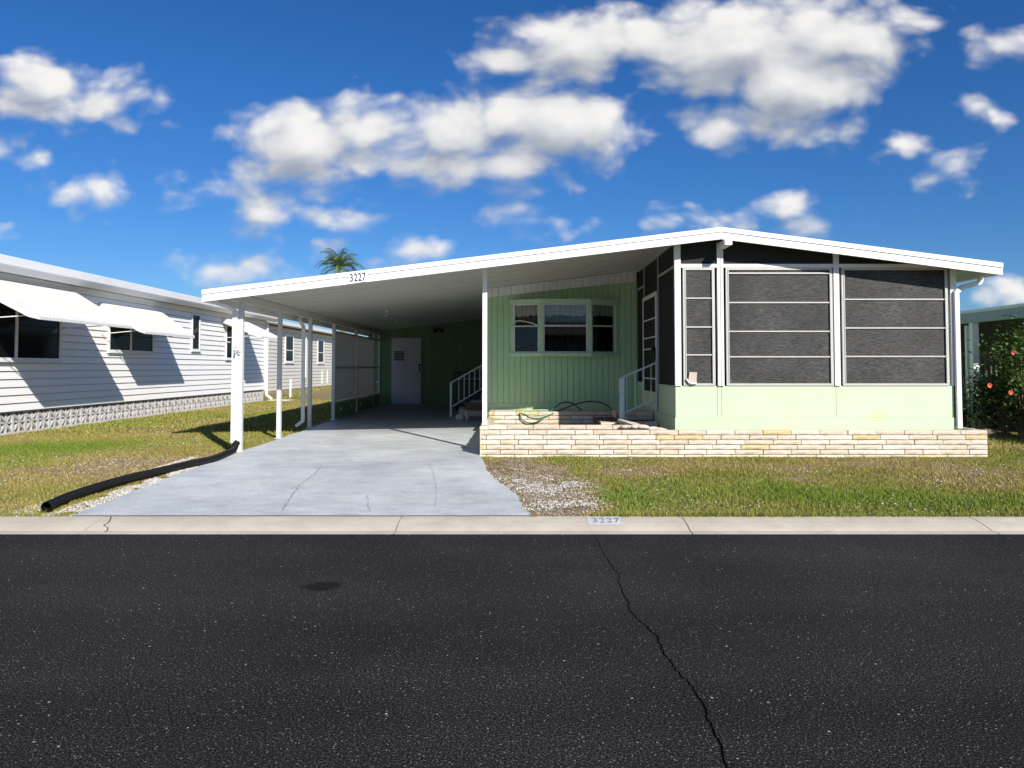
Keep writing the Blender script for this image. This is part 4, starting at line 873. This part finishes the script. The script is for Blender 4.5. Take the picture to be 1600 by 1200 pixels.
d0.box(x0, x1, YD0, YD0+fw, ZDB, ZDT); d0.box(x0, x1, YD1-fw, YD1, ZDB, ZDT); d0.box(x0, x1, YD0+fw, YD1-fw, ZDT-fw, ZDT); d0.box(x0, x1, YD0+fw, YD1-fw, ZDB, ZDB+.09)
for f in (.26, .52, .62, .78): z = ZDB+(ZDT-ZDB)*f; d0.box(x0+.004, x1, YD0+fw, YD1-fw, z-.012, z+.012)
pd_ = d0.build('porch_door', M['railw'], house)
d1 = MB(); d1.box(x0+.015, x0+.018, YD0+fw, YD1-fw, ZDB+.3, ZDT-fw); d1.build('screen', M['mesh2'], pd_)
d1 = MB(); d1.box(x0+.006, x1, YD0+fw, YD1-fw, ZDB+.09, ZDB+.3); d1.build('kick_plate', M['mint'], pd_)
d1 = MB(); zc_ = PZ(1025, 549, YD0); d1.box(x0-.03, x0, YD0+.02, YD0+.06, zc_-.14, zc_+.08); d1.ball((x0-.05, YD0+.06, zc_+.04), .03); d1.build('handle', M['black'], pd_)
c = MB(); c.box(SX+.02, SX+.035, YD0, YD1, ZDT+.012, rz(SX)-.12); c.build('door_transom', M['mesh2'], house)
bx('door_threshold', M['mint'], house, SX-.01, SX+.05, YD0, YD1, .2, ZDB-.004)
# porch floor & interior back, coloured near black for the shade inside
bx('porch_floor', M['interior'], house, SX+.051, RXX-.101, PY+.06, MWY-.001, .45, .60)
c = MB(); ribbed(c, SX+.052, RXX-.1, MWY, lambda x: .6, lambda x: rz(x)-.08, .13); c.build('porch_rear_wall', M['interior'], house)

# ---------------------------------------------------------------- steps + rails
stp = empty('front_steps', (2.0, 13.9, .2), 'brick steps with a white iron handrail at the screened porch door', 'steps')
b_ = MB(); brick_run(b_, (1.42, 13.1), (SX-.03, 13.1), .2, .50, .3, (0, -1), seed=31, och=.0); b_.box(1.45, SX-.03, 13.12, 14.62, .2, .49, 3); b_.build('lower_step', BM, stp)
b_ = MB(); brick_run(b_, (1.78, 13.55), (SX-.03, 13.55), .502, .64, .3, (0, -1), seed=33, och=0); b_.box(1.80, SX-.03, 13.57, 14.62, .502, .635, 0); b_.build('upper_step', BM, stp)
hr = MB(); yr = 13.15
A = P(971.5, 590, yr); B = P(1026, 566.5, yr); A2 = P(974, 646, yr); B2 = P(1025, 622.5, yr); base = P(971.5, 653, yr)
h0 = MB(); h0.box(A.x-.038, A.x+.038, yr-.038, yr+.038, .50, A.z); h0.build('newel_post', M['railw'], stp)
h0 = MB(); h0.bar(A, B, .035, .03); h0.bar(A2, B2, .025, .022); each(h0, 'handrail', M['railw'], stp)
for px, w in ((979, .012), (992.5, .018), (1005, .025), (1017, .014)):
    t = (px-971.5)/(1026-971.5); p = A.lerp(B, t); q = A2.lerp(B2, max(0, (px-974)/51.)); h0 = MB(); h0.box(p.x-w/2, p.x+w/2, yr-w/2, yr+w/2, q.z, p.z); h0.build('baluster', M['railw'], stp)
# carport side steps
yr = 18.9; s2 = empty('side_steps', (-1, 19.5, dplane(19)), 'white iron stair rail and steps rising to the side door under the carport', 'steps')
A = P(704.5, 598, yr); B = P(770, 561, yr); A2 = P(707, 635, yr); B2 = P(770, 597, yr)
h0 = MB(); h0.box(A.x-.025, A.x+.025, yr-.025, yr+.025, dplane(yr)+dz, A.z); h0.build('newel_post', M['railw'], s2)
h0 = MB(); h0.bar(A, B, .032, .028); h0.bar(A2, B2, .028, .025); each(h0, 'handrail', M['railw'], s2)
for px in (717, 725.3, 733.3, 741.6, 749.7, 758):
    t = (px-704.5)/65.5; p = A.lerp(B, t); q = A2.lerp(B2, t); h0 = MB(); h0.box(px and p.x-.009, p.x+.009, yr-.009, yr+.009, q.z, p.z); h0.build('baluster', M['railw'], s2)
h0 = MB(); zg = dplane(19)+dz
for i in range(3): h0.box(-1.45+.28*i, HL-.01, 19.02, 20.1, zg+.18*i, zg+.18*(i+1)-.001)
h0.build('tread', M['conc'], s2)
# workbench with clutter, block, black cabinet behind
tb = empty('work_table', (-.95, 17.8, dplane(17.8)), 'small dark wooden work table standing beside the carport steps', 'table')
yt = 17.8; a = P(724, 640, yt); b = P(772, 640, yt); zt_ = PZ(740, 630, yt)
t_ = MB(); t_.box(a.x, b.x, yt-.02, yt+.5, zt_-.03, zt_); t_.build('table_top', M['wood'], tb)
t_ = MB(); t_.box(a.x+.04, b.x-.04, yt, yt+.02, zt_-.16, zt_-.031); t_.build('apron', M['wood'], tb)
zf = dplane(yt)+dz
for x in (a.x+.07, b.x-.07):
    for y in (yt+.03, yt+.45): t_ = MB(); t_.box(x-.022, x+.022, y-.022, y+.022, zf, zt_-.161 if False else zt_-.03); t_.build('leg', M['frame_grey'], tb)
t_ = MB(); t_.box(a.x+.05, b.x-.05, yt+.05, yt+.43, zf+.18, zf+.2); t_.build('shelf', M['frame_grey'], tb)
t_ = MB(); t_.box(PX(738, 650, yt), PX(750, 650, yt), yt+.08, yt+.3, zf+.201, zf+.36); t_.box(PX(739, 650, yt), PX(749, 650, yt), yt+.07, yt+.079, zf+.22, zf+.34)
t_.build('storage_crate', mat('grey_crate', (.3, .29, .27), .7), label='small grey crate on the lower shelf of the work table', cat='crate', bevel=.01)
cb = MB(); x0, x1 = PX(712, 655, 18.0), PX(724, 655, 18.0); cb.box(x0, x1, 17.95, 18.12, dplane(18)+dz+.001, dplane(18)+dz+.11)
for i in range(2): cb.box(x0+.02+.08*i, x0+.08+.08*i, 17.945, 17.949, dplane(18)+.05, dplane(18)+.1)
cb.build('cinder_block', M['conc'], label='pale concrete block lying on the carport floor beside the stair rail', cat='block', bevel=.006)
gr = empty('barbecue_grill', (-1.1, 21.3, dplane(21.3)), 'covered black barbecue grill standing behind the stair rail', 'grill')
yg = 21.0; ga = P(706, 590, yg); gb = P(762, 590, yg); gz1 = PZ(720, 581, yg); zf = dplane(yg)+dz
g_ = MB(); g_.prism_y([(ga.x+.0, gz1-.25), (gb.x, gz1-.25), (gb.x, gz1-.03), (gb.x-.1, gz1), (ga.x+.12, gz1), (ga.x+.03, gz1-.06)], yg, yg+.55); g_.build('hood', M['black'], gr, bevel=.03)
g_ = MB(); g_.box(ga.x+.06, gb.x-.04, yg+.04, yg+.5, zf+.12, gz1-.252); g_.build('cabinet', M['black'], gr, bevel=.01)
for x in (ga.x+.12, gb.x-.1):
    for y in (yg+.08, yg+.46): g_ = MB(); g_.tube([(x-.02, y, zf+.06), (x+.02, y, zf+.06)], .059, 12); g_.build('wheel', M['black'], gr)
g_ = MB(); g_.tube([(ga.x+.2, yg-.04, gz1-.2), (gb.x-.2, yg-.04, gz1-.2)], .012, 8); g_.build('handle', M['frame_grey'], gr)

# ---------------------------------------------------------------- hoses and drain pipe
def spline(pts, n=12):
    pts = [Vector(p) for p in pts]; out = []; q = [pts[0]]+pts+[pts[-1]]
    for i in range(1, len(q)-2):
        for j in range(n):
            t = j/n; a, b, c, d = q[i-1], q[i], q[i+1], q[i+2]
            out.append(.5*((2*b)+(-a+c)*t+(2*a-5*b+4*c-d)*t*t+(-a+3*b-3*c+d)*t**3))
    out.append(pts[-1]); return out
yl = 14.9
h_ = MB(); pts = [(812, 645, 14.62), (816, 656, 14.6), (830, 661, 14.6), (845, 656, 14.6), (862, 641, 14.75), (877, 630, 14.9), (890, 629, 15.0), (900, 634, 15.1), (910, 642, 15.2)]
h_.tube(spline([P(*p) for p in pts]), .013, 8)
pts = [(870, 643, 14.8), (885, 637, 14.9), (905, 630, 15.0), (925, 627, 15.05), (942, 630, 15.1), (952, 636, 15.15), (957, 643, 15.2)]
h_.tube(spline([P(*p) for p in pts]), .013, 8); h_.build('garden_hose', M['hose'], label='dark green garden hose looped on the brick ledge below the bay window', cat='hose')
h_ = MB(); pts = [(812, 644, 14.66), (825, 641.5, 14.7), (845, 640.5, 14.9), (862, 641, 15.0), (878, 642, 14.9), (862, 646, 14.62), (848, 651, 14.6), (832, 650, 14.6), (815, 645, 14.64)]
h_.tube(spline([P(*p) for p in pts]), .011, 8); h_.build('garden_hose', M['hose2'], label='faded pale green hose lying in the sun on the left end of the brick ledge', cat='hose')

path = [(72, 799), (105, 784), (150, 768), (200, 753), (245, 742), (290, 731), (330, 722)]
pp = []
for i, (px, py) in enumerate(path):
    v = Gp(px, py+2); v.z = gz(v.x, v.y)+.052; pp.append(v)
pp[0].y = max(pp[0].y, KY1+.05)
xe_, ye = PX(366, 700, 11.8), 11.8
pp += [Vector((xe_+.06, 11.3, gz(xe_, 11.3)+.052)), Vector((xe_+.01, 11.72, gz(xe_, 11.7)+.058)), Vector((xe_, 11.86, gz(xe_, 11.8)+.13)), Vector((xe_+.01, 11.9, PZ(366, 690, 11.9)))]
sp_ = spline(pp, 30)
# resample evenly
q = [sp_[0]]; acc = 0; step = .0115
for a, b in zip(sp_[:-1], sp_[1:]):
    L_ = (b-a).length; t = step-acc
    while t <= L_: q.append(a.lerp(b, t/L_)); t += step
    acc = (acc+L_) % step
dp = MB(); dp.tube(q, .05, 14, caps=False, rf=lambda i: .052 if i % 2 else .046)
dp.tube(q[:14], .04, 14, caps=False); 
dp.build('drain_pipe', M['black'], label='black corrugated drain pipe running from the downspout to the kerb', cat='drain pipe')

# ---------------------------------------------------------------- white neighbour on the left
LX = -9.73
zb = PZ(0, 644, 14.46*1.0); 
nb = empty('white_house', (LX-2.2, 21, .15), 'long white clapboard mobile home with three ribbed awnings on the left', 'house')
Y0, Y1 = 12.2, PX(0, 0, 1) and 29.6
ZS0 = ZC-70/F*14.46; ZTT = 3.32
def siding(mb, x, y0, y1, z0, z1, step=.155, out=1, dep=.03, m=0):
    z = z0
    while z < z1-.01:
        t = min(z+step, z1)
        mb.add([(x+out*dep, y0, z), (x+out*dep, y1, z), (x+out*.002, y1, t), (x+out*.002, y0, t), (x, y0, z), (x, y1, z)], [(0, 1, 2, 3), (4, 5, 1, 0)], m)
        mb.add([(x+out*.006, y0, t-.011), (x+out*.006, y1, t-.011), (x+out*.006, y1, t), (x+out*.006, y0, t)], [(0, 1, 2, 3)], 1); z = t  # thin strip below the lap, its shadow given as colour
w_ = MB(); siding(w_, LX, Y0, Y1, ZS0, ZTT); w_.box(LX-4.3, LX-.001, Y0, Y1, ZS0, ZTT); w_.build('wall', [M['siding'], M['lapline']], nb)
w_ = MB(); w_.box(LX-.05, LX+.05, Y1-.06, Y1+.03, ZS0-.02, ZTT-.05); w_.build('corner_trim', M['white'], nb)
w_ = MB(); ex = LX+.42; zr = ZC+.1475*13.9
w_.prism_y([(ex-.10, zr-.30), (ex-.02, zr-.20), (ex, zr-.17), (ex, zr-.02), (ex-.03, zr), (LX-2.2, zr+.22), (LX-4.8, zr), (LX-4.8, zr-.14), (LX-.3, zr-.16)], Y0-.4, Y1+.35)
w_.build('roof', M['white'], nb)
w_ = MB()
for dx, z, h in ((.021, ZTT-.14, .06), (.032, ZTT-.05, .05)): w_.box(LX+.003, LX+dx+.02, Y0, Y1, z-h/2, z+h/2)
each(w_, 'eave_trim', M['siding'], nb)
# decorative breeze-block skirt
sk = MB(); zs0 = gz(LX, 16)-.03; zs1 = ZS0-.01; bl = .39; xk = LX-.03
sk.box(xk-.15, xk-.06, Y0, Y1, zs0, zs1, 1)
y = Y0; n = 0
zc0 = (zs0+.035+zs1)/2; hh = (zs1-zs0-.02)/2
while y < Y1-.2:
    y1 = min(y+bl, Y1); yc = (y+y1)/2; hw = (y1-y)/2
    for a in ((y+.004, y+.03), (y1-.03, y1-.004)): sk.box(xk-.06, xk, a[0], a[1], zs0, zs1, 0)
    sk.box(xk-.06, xk-.001, y+.03, y1-.03, zs1-.022, zs1, 0); sk.box(xk-.06, xk-.001, y+.03, y1-.03, zs0, zc0-hh+.03, 0)
    for k in range(8):
        an = k*math.pi/4; ln = (hw-.03 if k % 4 == 0 else (hh-.02 if k % 2 == 0 else math.hypot(hw, hh)-.06)); 
        dy = math.cos(an) if k % 2 == 0 else math.copysign(hw, math.cos(an))/math.hypot(hw, hh); dz_ = math.sin(an) if k % 2 == 0 else math.copysign(hh, math.sin(an))/math.hypot(hw, hh)
        py, pz = -dz_, dy; w1 = .022
        p = [(yc, zc0), (yc+dy*ln*.5+py*w1, zc0+dz_*ln*.5+pz*w1), (yc+dy*ln, zc0+dz_*ln), (yc+dy*ln*.5-py*w1, zc0+dz_*ln*.5-pz*w1)]
        sk.prism_x(p, xk-.06, xk-.002-.001*(k % 3), 0)
    y = y1; n += 1
sk.build('breeze_block_skirt', [M['breeze'], M['mortar']], nb)
bx('footing', M['conc'], nb, LX-.2, LX+.06, Y0, Y1, zs0-.1, zs0+.03)
# windows
def win(par, x, y0, y1, z0, z1, div=(), rail=None, name='window', fm=None, sw=.055):
    fm = fm or M['white']; f_ = MB(); a, b = x+.004, x+.045
    f_.box(a, b, y0, y0+sw, z0, z1); f_.box(a, b, y1-sw, y1, z0, z1); f_.box(a, b, y0+sw, y1-sw, z0, z0+sw); f_.box(a, b, y0+sw, y1-sw, z1-sw, z1)
    for d in div: f_.box(a, b-.003, d-sw*.6, d+sw*.6, z0+sw, z1-sw)
    f_.box(a, b+.03, y0-.03, y1+.03, z0-.03, z0-.002)
    o = f_.build(name, fm, par)
    if rail: r_ = MB(); r_.box(a, b-.008, y0+sw, y1-sw, rail-.018, rail+.018); r_.build('meeting_rail', fm, o)
    g_ = MB(); g_.box(x+.012, x+.02, y0+sw, y1-sw, z0+sw, z1-sw); g_.build('pane', M['glass'], o); return o
win(nb, LX+.012, 13.2, 16.3, 1.56, 2.78, (14.85,))
win(nb, LX+.012, 18.2, 20.45, 1.80, 2.75, (19.25,))
win(nb, LX+.012, 22.85, 23.45, 1.93, 3.05)
win(nb, LX+.012, 25.55, 26.9, 1.70, 2.85, rail=2.28)
def awning(y0, y1, zt, zb, prot=.88):
    aw = empty('x', (0, 0, 0), None, None); aw.name = 'awning'; aw.parent = nb; aw.location = Vector((LX, (y0+y1)/2, zt))-world_loc(nb)
    pr = [(.02, zt), (.25, zt-.06*1.2), (prot*.80, zb+.20), (prot*.93, zb+.115), (prot*.995, zb+.05), (prot, zb)]
    a = MB(); n = int((y1-y0)/.105); w = (y1-y0)/n
    for i in range(n):
        s0 = y0+i*w
        for j in range(len(pr)-1):
            (xa, za), (xb2, zb2) = pr[j], pr[j+1]
            a.add([(LX+xa, s0, za), (LX+xa, s0+w*.8, za), (LX+xb2, s0+w*.8, zb2), (LX+xb2, s0, zb2)], [(0, 3, 2, 1)], 0)
            a.add([(LX+xa, s0+w*.8, za), (LX+xa, s0+w*.9, za+.012), (LX+xb2, s0+w*.9, zb2+.012), (LX+xb2, s0+w*.8, zb2)], [(0, 3, 2, 1)], 1)
            a.add([(LX+xa, s0+w*.9, za+.012), (LX+xa, s0+w, za), (LX+xb2, s0+w, zb2), (LX+xb2, s0+w*.9, zb2+.012)], [(0, 3, 2, 1)], 0)
    sd = a.build('slats', [M['awn'], M['awn2']], aw); md = sd.modifiers.new('solid', 'SOLIDIFY'); md.thickness = .004
    sp_ = MB()
    for ye in (y0-.006, y1):
        pts = [(LX+x, z) for x, z in pr]+[(LX+prot*.86, zb+.05)]+[(LX+prot*.5, zt-(zt-zb)*.62)]+[(LX+.02, zt-.16)]
        sp_.prism_y(pts[::-1], ye, ye+.006)
    each(sp_, 'side_panel', M['awn'], aw)
    for ye in (y0+.12, y1-.12): ar = MB(); ar.tube([(LX+.02, ye, zb-.0), (LX+prot*.9, ye, zb+.09)], .011, 6); ar.build('support_arm', M['white'], aw)
awning(13.3, 16.5, 3.09, 2.26, 1.45); awning(17.8, 20.55, 2.94, 2.21, 1.1); awning(25.2, 27.2, 3.07, 2.40, 1.35)
ds = MB(); ds.box(LX+.055, LX+.13, Y1-.02, Y1+.06, .35, 3.2); ds.bar((LX+.09, Y1+.02, .37), (LX+.32, Y1-.05, .22), .08, .07); ds.build('downspout', M['white'], nb)
bx('splash_block', M['conc'], label='pale concrete splash block lying below the downspout of the white house', cat='splash block', parent=None, *()) if False else MB().box(LX+.3, LX+1.1, Y1-.5, Y1+.1, gz(LX, 29)-.01, gz(LX, 29)+.05).build('splash_block', M['conc'], label='pale concrete splash block on the grass below the downspout of the white house', cat='splash block', bevel=.01)

# ---------------------------------------------------------------- beige neighbour beyond
BX = -11.0
bh = empty('beige_house', (BX-2.5, 40, .45), 'beige clapboard house seen through the carport posts behind the white one', 'house')
w_ = MB(); siding(w_, BX, 31.2, 50, .38, 3.3, .17); w_.box(BX-5, BX-.001, 31.2, 50, .3, 3.3); w_.build('wall', [M['beige'], M['lapline']], bh)
w_ = MB(); w_.prism_y([(BX+.45, 3.36), (BX+.45, 3.5), (BX-2.5, 4.1), (BX-5.4, 3.5), (BX-5.4, 3.36)], 30.8, 50.4); w_.build('roof', M['white'], bh)
win(bh, BX+.012, 36.3, 37.7, 1.65, 3.0, rail=2.25, sw=.09); win(bh, BX+.012, 42.2, 43.6, 1.65, 3.0, rail=2.25, sw=.09)
ds = MB(); ds.box(BX+.03, BX+.12, 39.6, 39.75, .9, 3.3); ds.build('downspout', M['white'], bh)
ds = MB()
for y in (43.2, 44.4): ds.box(BX+.022, BX+.05, y, y+.18, .5, 1.25)
each(ds, 'skirt_vent', M['white'], bh)
c = P(453.5, 613, 31.5); zg = gz(c.x, 31.5); up = MB(); up.tube([(c.x, 31.5, zg-.05), (c.x, 31.5, zg+.72)], .05, 10); up.ball((c.x, 31.5, zg+.72), .06, sc=(1, 1, .5)); up.tube([(c.x-.07, 31.5, zg+.5), (c.x+.07, 31.5, zg+.5)], .025, 8)
up.build('utility_riser', M['white'], label='short white utility riser pipe standing in the grass by the beige house', cat='pipe')

# ---------------------------------------------------------------- palm
def palm(px, py, d, name, label):
    c = P(px, py, d); t = empty(name, (c.x, d, gz(c.x, d)), label, 'tree'); tr = MB()
    tr.tube([(c.x+.4*math.sin(i*.5), d, gz(c.x, d)+(c.z-gz(c.x, d))*i/12) for i in range(13)], .16, 10, rf=lambda i: .2-.006*i); tr.build('trunk', M['trunk'], t)
    top = Vector((c.x+.4*math.sin(6), d, c.z)); cr = MB(); rn = random.Random(5)
    for k in range(26):
        az = k*2.4+rn.uniform(-.3, .3); el = rn.choice([1.35, 1.15, .9, .6, .25, -.1]); L_ = rn.uniform(2.2, 3.0); pts = []; p = top.copy(); e = el
        for s in range(15):
            pts.append(p.copy()); p = p+Vector((math.cos(az)*math.cos(e), math.sin(az)*math.cos(e), math.sin(e)))*L_/14; e -= .05+.016*s
        cr.tube(pts, .02, 4, rf=lambda i: .028*(1-i/16))
        for s in range(2, 15):
            dv = (pts[min(s+1, 14)]-pts[s-1]).normalized(); sd = dv.cross(Vector((0, 0, 1))).normalized()
            for sg in (-1, 1):
                for u in (0, .5):
                    p0 = pts[s-1].lerp(pts[s], u) ; ll = .75*math.sin(math.pi*(.12+.85*s/15))*rn.uniform(.8, 1.1)
                    tip = p0+(sd*sg*.7+dv*.55+Vector((0, 0, -.35+rn.uniform(-.2, .15)))).normalized()*ll
                    wv = dv*.035; cr.add([p0-wv, p0+wv, tip], [(0, 1, 2)], 0)
    cr.build('crown', M['frond'], t)
palm(533, 418, 65, 'palm_tree', 'distant palm tree top rising behind the carport roof')

# ---------------------------------------------------------------- right neighbour and shrubs
RX0 = 9.0
rn_ = empty('grey_trimmed_house', (11.5, 18, .2), 'neighbouring house at the right edge with slate grey eave, column and shaded porch', 'house')
zE = PZ(1600, 478, RX0/(1600-CX)*F)
w_ = MB(); w_.prism_y([(RX0, zE-.02), (RX0+.02, zE-.02), (12.2, zE+.35), (16, zE+.1), (16, zE+.14), (12.2, zE+.41), (RX0-.02, zE+.045), (RX0-.02, zE)], 13.5, 27); w_.build('roof', M['fascia'], rn_)
w_ = MB(); w_.box(RX0+.0, RX0+.11, 13.5, 27, zE-.21, zE-.025); w_.box(RX0-.012, RX0-.001, 13.5, 27, zE-.19, zE-.13); w_.build('gutter', M['slate'], rn_)
for y in (15.25, 19.5): w_ = MB(); w_.box(RX0+.02, RX0+.14, y-.06, y+.06, .2, zE-.21); w_.build('column', M['fascia'], rn_)
w_ = MB(); w_.box(RX0+.08, RX0+.14, 15.5, 15.57, .2, zE-.25); w_.build('downspout', M['white'], rn_)
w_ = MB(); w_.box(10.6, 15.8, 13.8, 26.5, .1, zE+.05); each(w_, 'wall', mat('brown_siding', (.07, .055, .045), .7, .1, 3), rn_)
w_ = MB()
for i in range(34): y = 13.9+i*.16; w_.box(RX0+.45, RX0+.48, y, y+.05, 1.25, 1.68)
w_.box(RX0+.44, RX0+.49, 13.8, 19.4, 1.68, 1.73); w_.box(RX0+.44, RX0+.49, 13.8, 19.4, 1.2, 1.25); w_.box(RX0+.46, RX0+.5, 13.8, 19.4, .2, 1.2); w_.build('railing', mat('tan_rail', (.10, .085, .065), .7), rn_)
def bush(name, label, cx, cy, z0, rx, ry, h, n, ls, material, flowers=(), seed=1, stems=6):
    rn = random.Random(seed); t = empty(name, (cx, cy, z0), label, 'shrub'); tr = MB(); cl = []
    for s in range(stems*3):
        a = rn.uniform(0, 6.28); q = math.sqrt(rn.random()); end = Vector((cx+rx*.85*q*math.cos(a), cy+ry*.85*q*math.sin(a), z0+h*rn.uniform(.3, .97)*(1-.25*q*q)))
        cl.append(end); m_ = Vector((cx+(end.x-cx)*.3, cy+(end.y-cy)*.3, z0+(end.z-z0)*.5)); tr.tube(spline([Vector((cx+rn.uniform(-.08, .08), cy+rn.uniform(-.08, .08), z0)), m_, end], 4), .012, 5, rf=lambda i: .016-.001*i)
    tr.build('stem', M['cyl'], t); lf = MB()
    for i in range(n):
        c = rn.choice(cl); sp2 = .17*max(rx, .4); p = Vector((rn.gauss(c.x, sp2), rn.gauss(c.y, sp2), rn.gauss(c.z, .10*h/1.2+.04)))
        if p.z < z0+.02: p.z = z0+rn.uniform(.03, .3)
        a = rn.uniform(0, 6.28); e = rn.uniform(-.7, .6); d = Vector((math.cos(a)*math.cos(e), math.sin(a)*math.cos(e), math.sin(e))); s = d.cross(Vector((0, 0, 1))).normalized(); L_ = ls*rn.uniform(.6, 1.3); w = L_*.27
        u = s.cross(d)*(-.12*L_)
        lf.add([p, p+d*L_*.45+s*w-u, p+d*L_, p+d*L_*.45-s*w-u], [(0, 1, 2), (0, 2, 3)], 0)
    lf.build('foliage', material, t)
    for (fp, fm) in flowers:
        fl = MB(); fc = Vector(fp)
        for k in range(5):
            a = k*2*math.pi/5; d = Vector((math.cos(a)*.75, -.55, math.sin(a)*.75)).normalized(); s = Vector((-math.sin(a), 0, math.cos(a)))
            fl.add([fc, fc+d*.035+s*.024, fc+d*.06, fc+d*.035-s*.024], [(0, 1, 2, 3)])
        fl.tube([fc, fc+Vector((0, -.07, .01))], .006, 5); fl.build('flower', fm, t)
g = gz(8.8, 15)
bush('hibiscus_shrub', 'tall loose hibiscus shrub with pink and orange blooms at the right edge of the picture', 9.15, 13.95, .15, .85, .6, 2.2, 3400, .10, M['leaf'],
     [(P(1582, 551, 13.5), M['pink']), (P(1545, 602, 13.7), M['orange']), (P(1578, 613, 13.5), M['orange'])], 3, 12)
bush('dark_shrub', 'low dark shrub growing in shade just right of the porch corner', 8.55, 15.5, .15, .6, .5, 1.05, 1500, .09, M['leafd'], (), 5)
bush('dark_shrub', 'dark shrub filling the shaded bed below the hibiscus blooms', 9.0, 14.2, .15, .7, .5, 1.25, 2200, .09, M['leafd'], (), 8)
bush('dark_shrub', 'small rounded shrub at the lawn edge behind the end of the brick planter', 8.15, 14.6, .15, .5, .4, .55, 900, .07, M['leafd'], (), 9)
bush('shade_hedge', 'dense unseen hedge added outside the right edge to shade the low shrubs', 9.95, 12.2, .1, .75, 1.1, 1.5, 6000, .12, M['leafd'], (), 15, 14)  # out of view, added to cast shade on the low shrubs
rk = MB(); c = P(1540, 668, 13.9); rk.ball((c.x, 13.9, .17), .2, 0, 12, 8, (1, .8, .8)); rk.build('garden_rock', mat('mossy_rock', (.13, .11, .07), .9, .3, 12, bump=1, bscale=20), label='rounded brown garden rock in the shaded bed right of the planter', cat='rock')

# ---------------------------------------------------------------- the other side of the street, behind the camera (seen in the window reflections)
oh = empty('tan_house', (0, -15, .04), 'tan mobile home across the street reflected in the front windows', 'house')
w_ = MB(); w_.box(-13, 7, -19, -13, .04, 3.1); w_.build('wall', mat('tan_siding', (.42, .36, .28), .6, .05, 1), oh)
w_ = MB(); w_.prism_x([(-19.5, 3.1), (-12.4, 3.1), (-12.4, 3.25), (-16, 4.2), (-19.5, 3.25)], -13.5, 7.5); w_.build('roof', mat('brown_shingle', (.16, .13, .11), .9, .2, 6), oh)
# low far-off scrub that closes the horizon behind the houses
q = MB(); rn2 = random.Random(77)
for i in range(9000):
    x = rn2.uniform(-75, 75); y = 72+rn2.uniform(-2, 2); hh_ = 2.2+1.1*math.sin(x*.35)*math.sin(x*.11+1); p = Vector((x, y, .3+rn2.random()**.7*hh_)); a = rn2.uniform(0, 6.28); d = Vector((math.cos(a), math.sin(a), rn2.uniform(-.5, .5))); s_ = Vector((-d.y, d.x, rn2.uniform(-.6, .6)))
    q.add([p, p+d*.35+s_*.16, p+d*.6, p+d*.35-s_*.16], [(0, 1, 2, 3)])
q.build('far_scrub', M['leafd'], label='low dark belt of far-off scrub behind the houses', cat='scrub', kind='stuff')
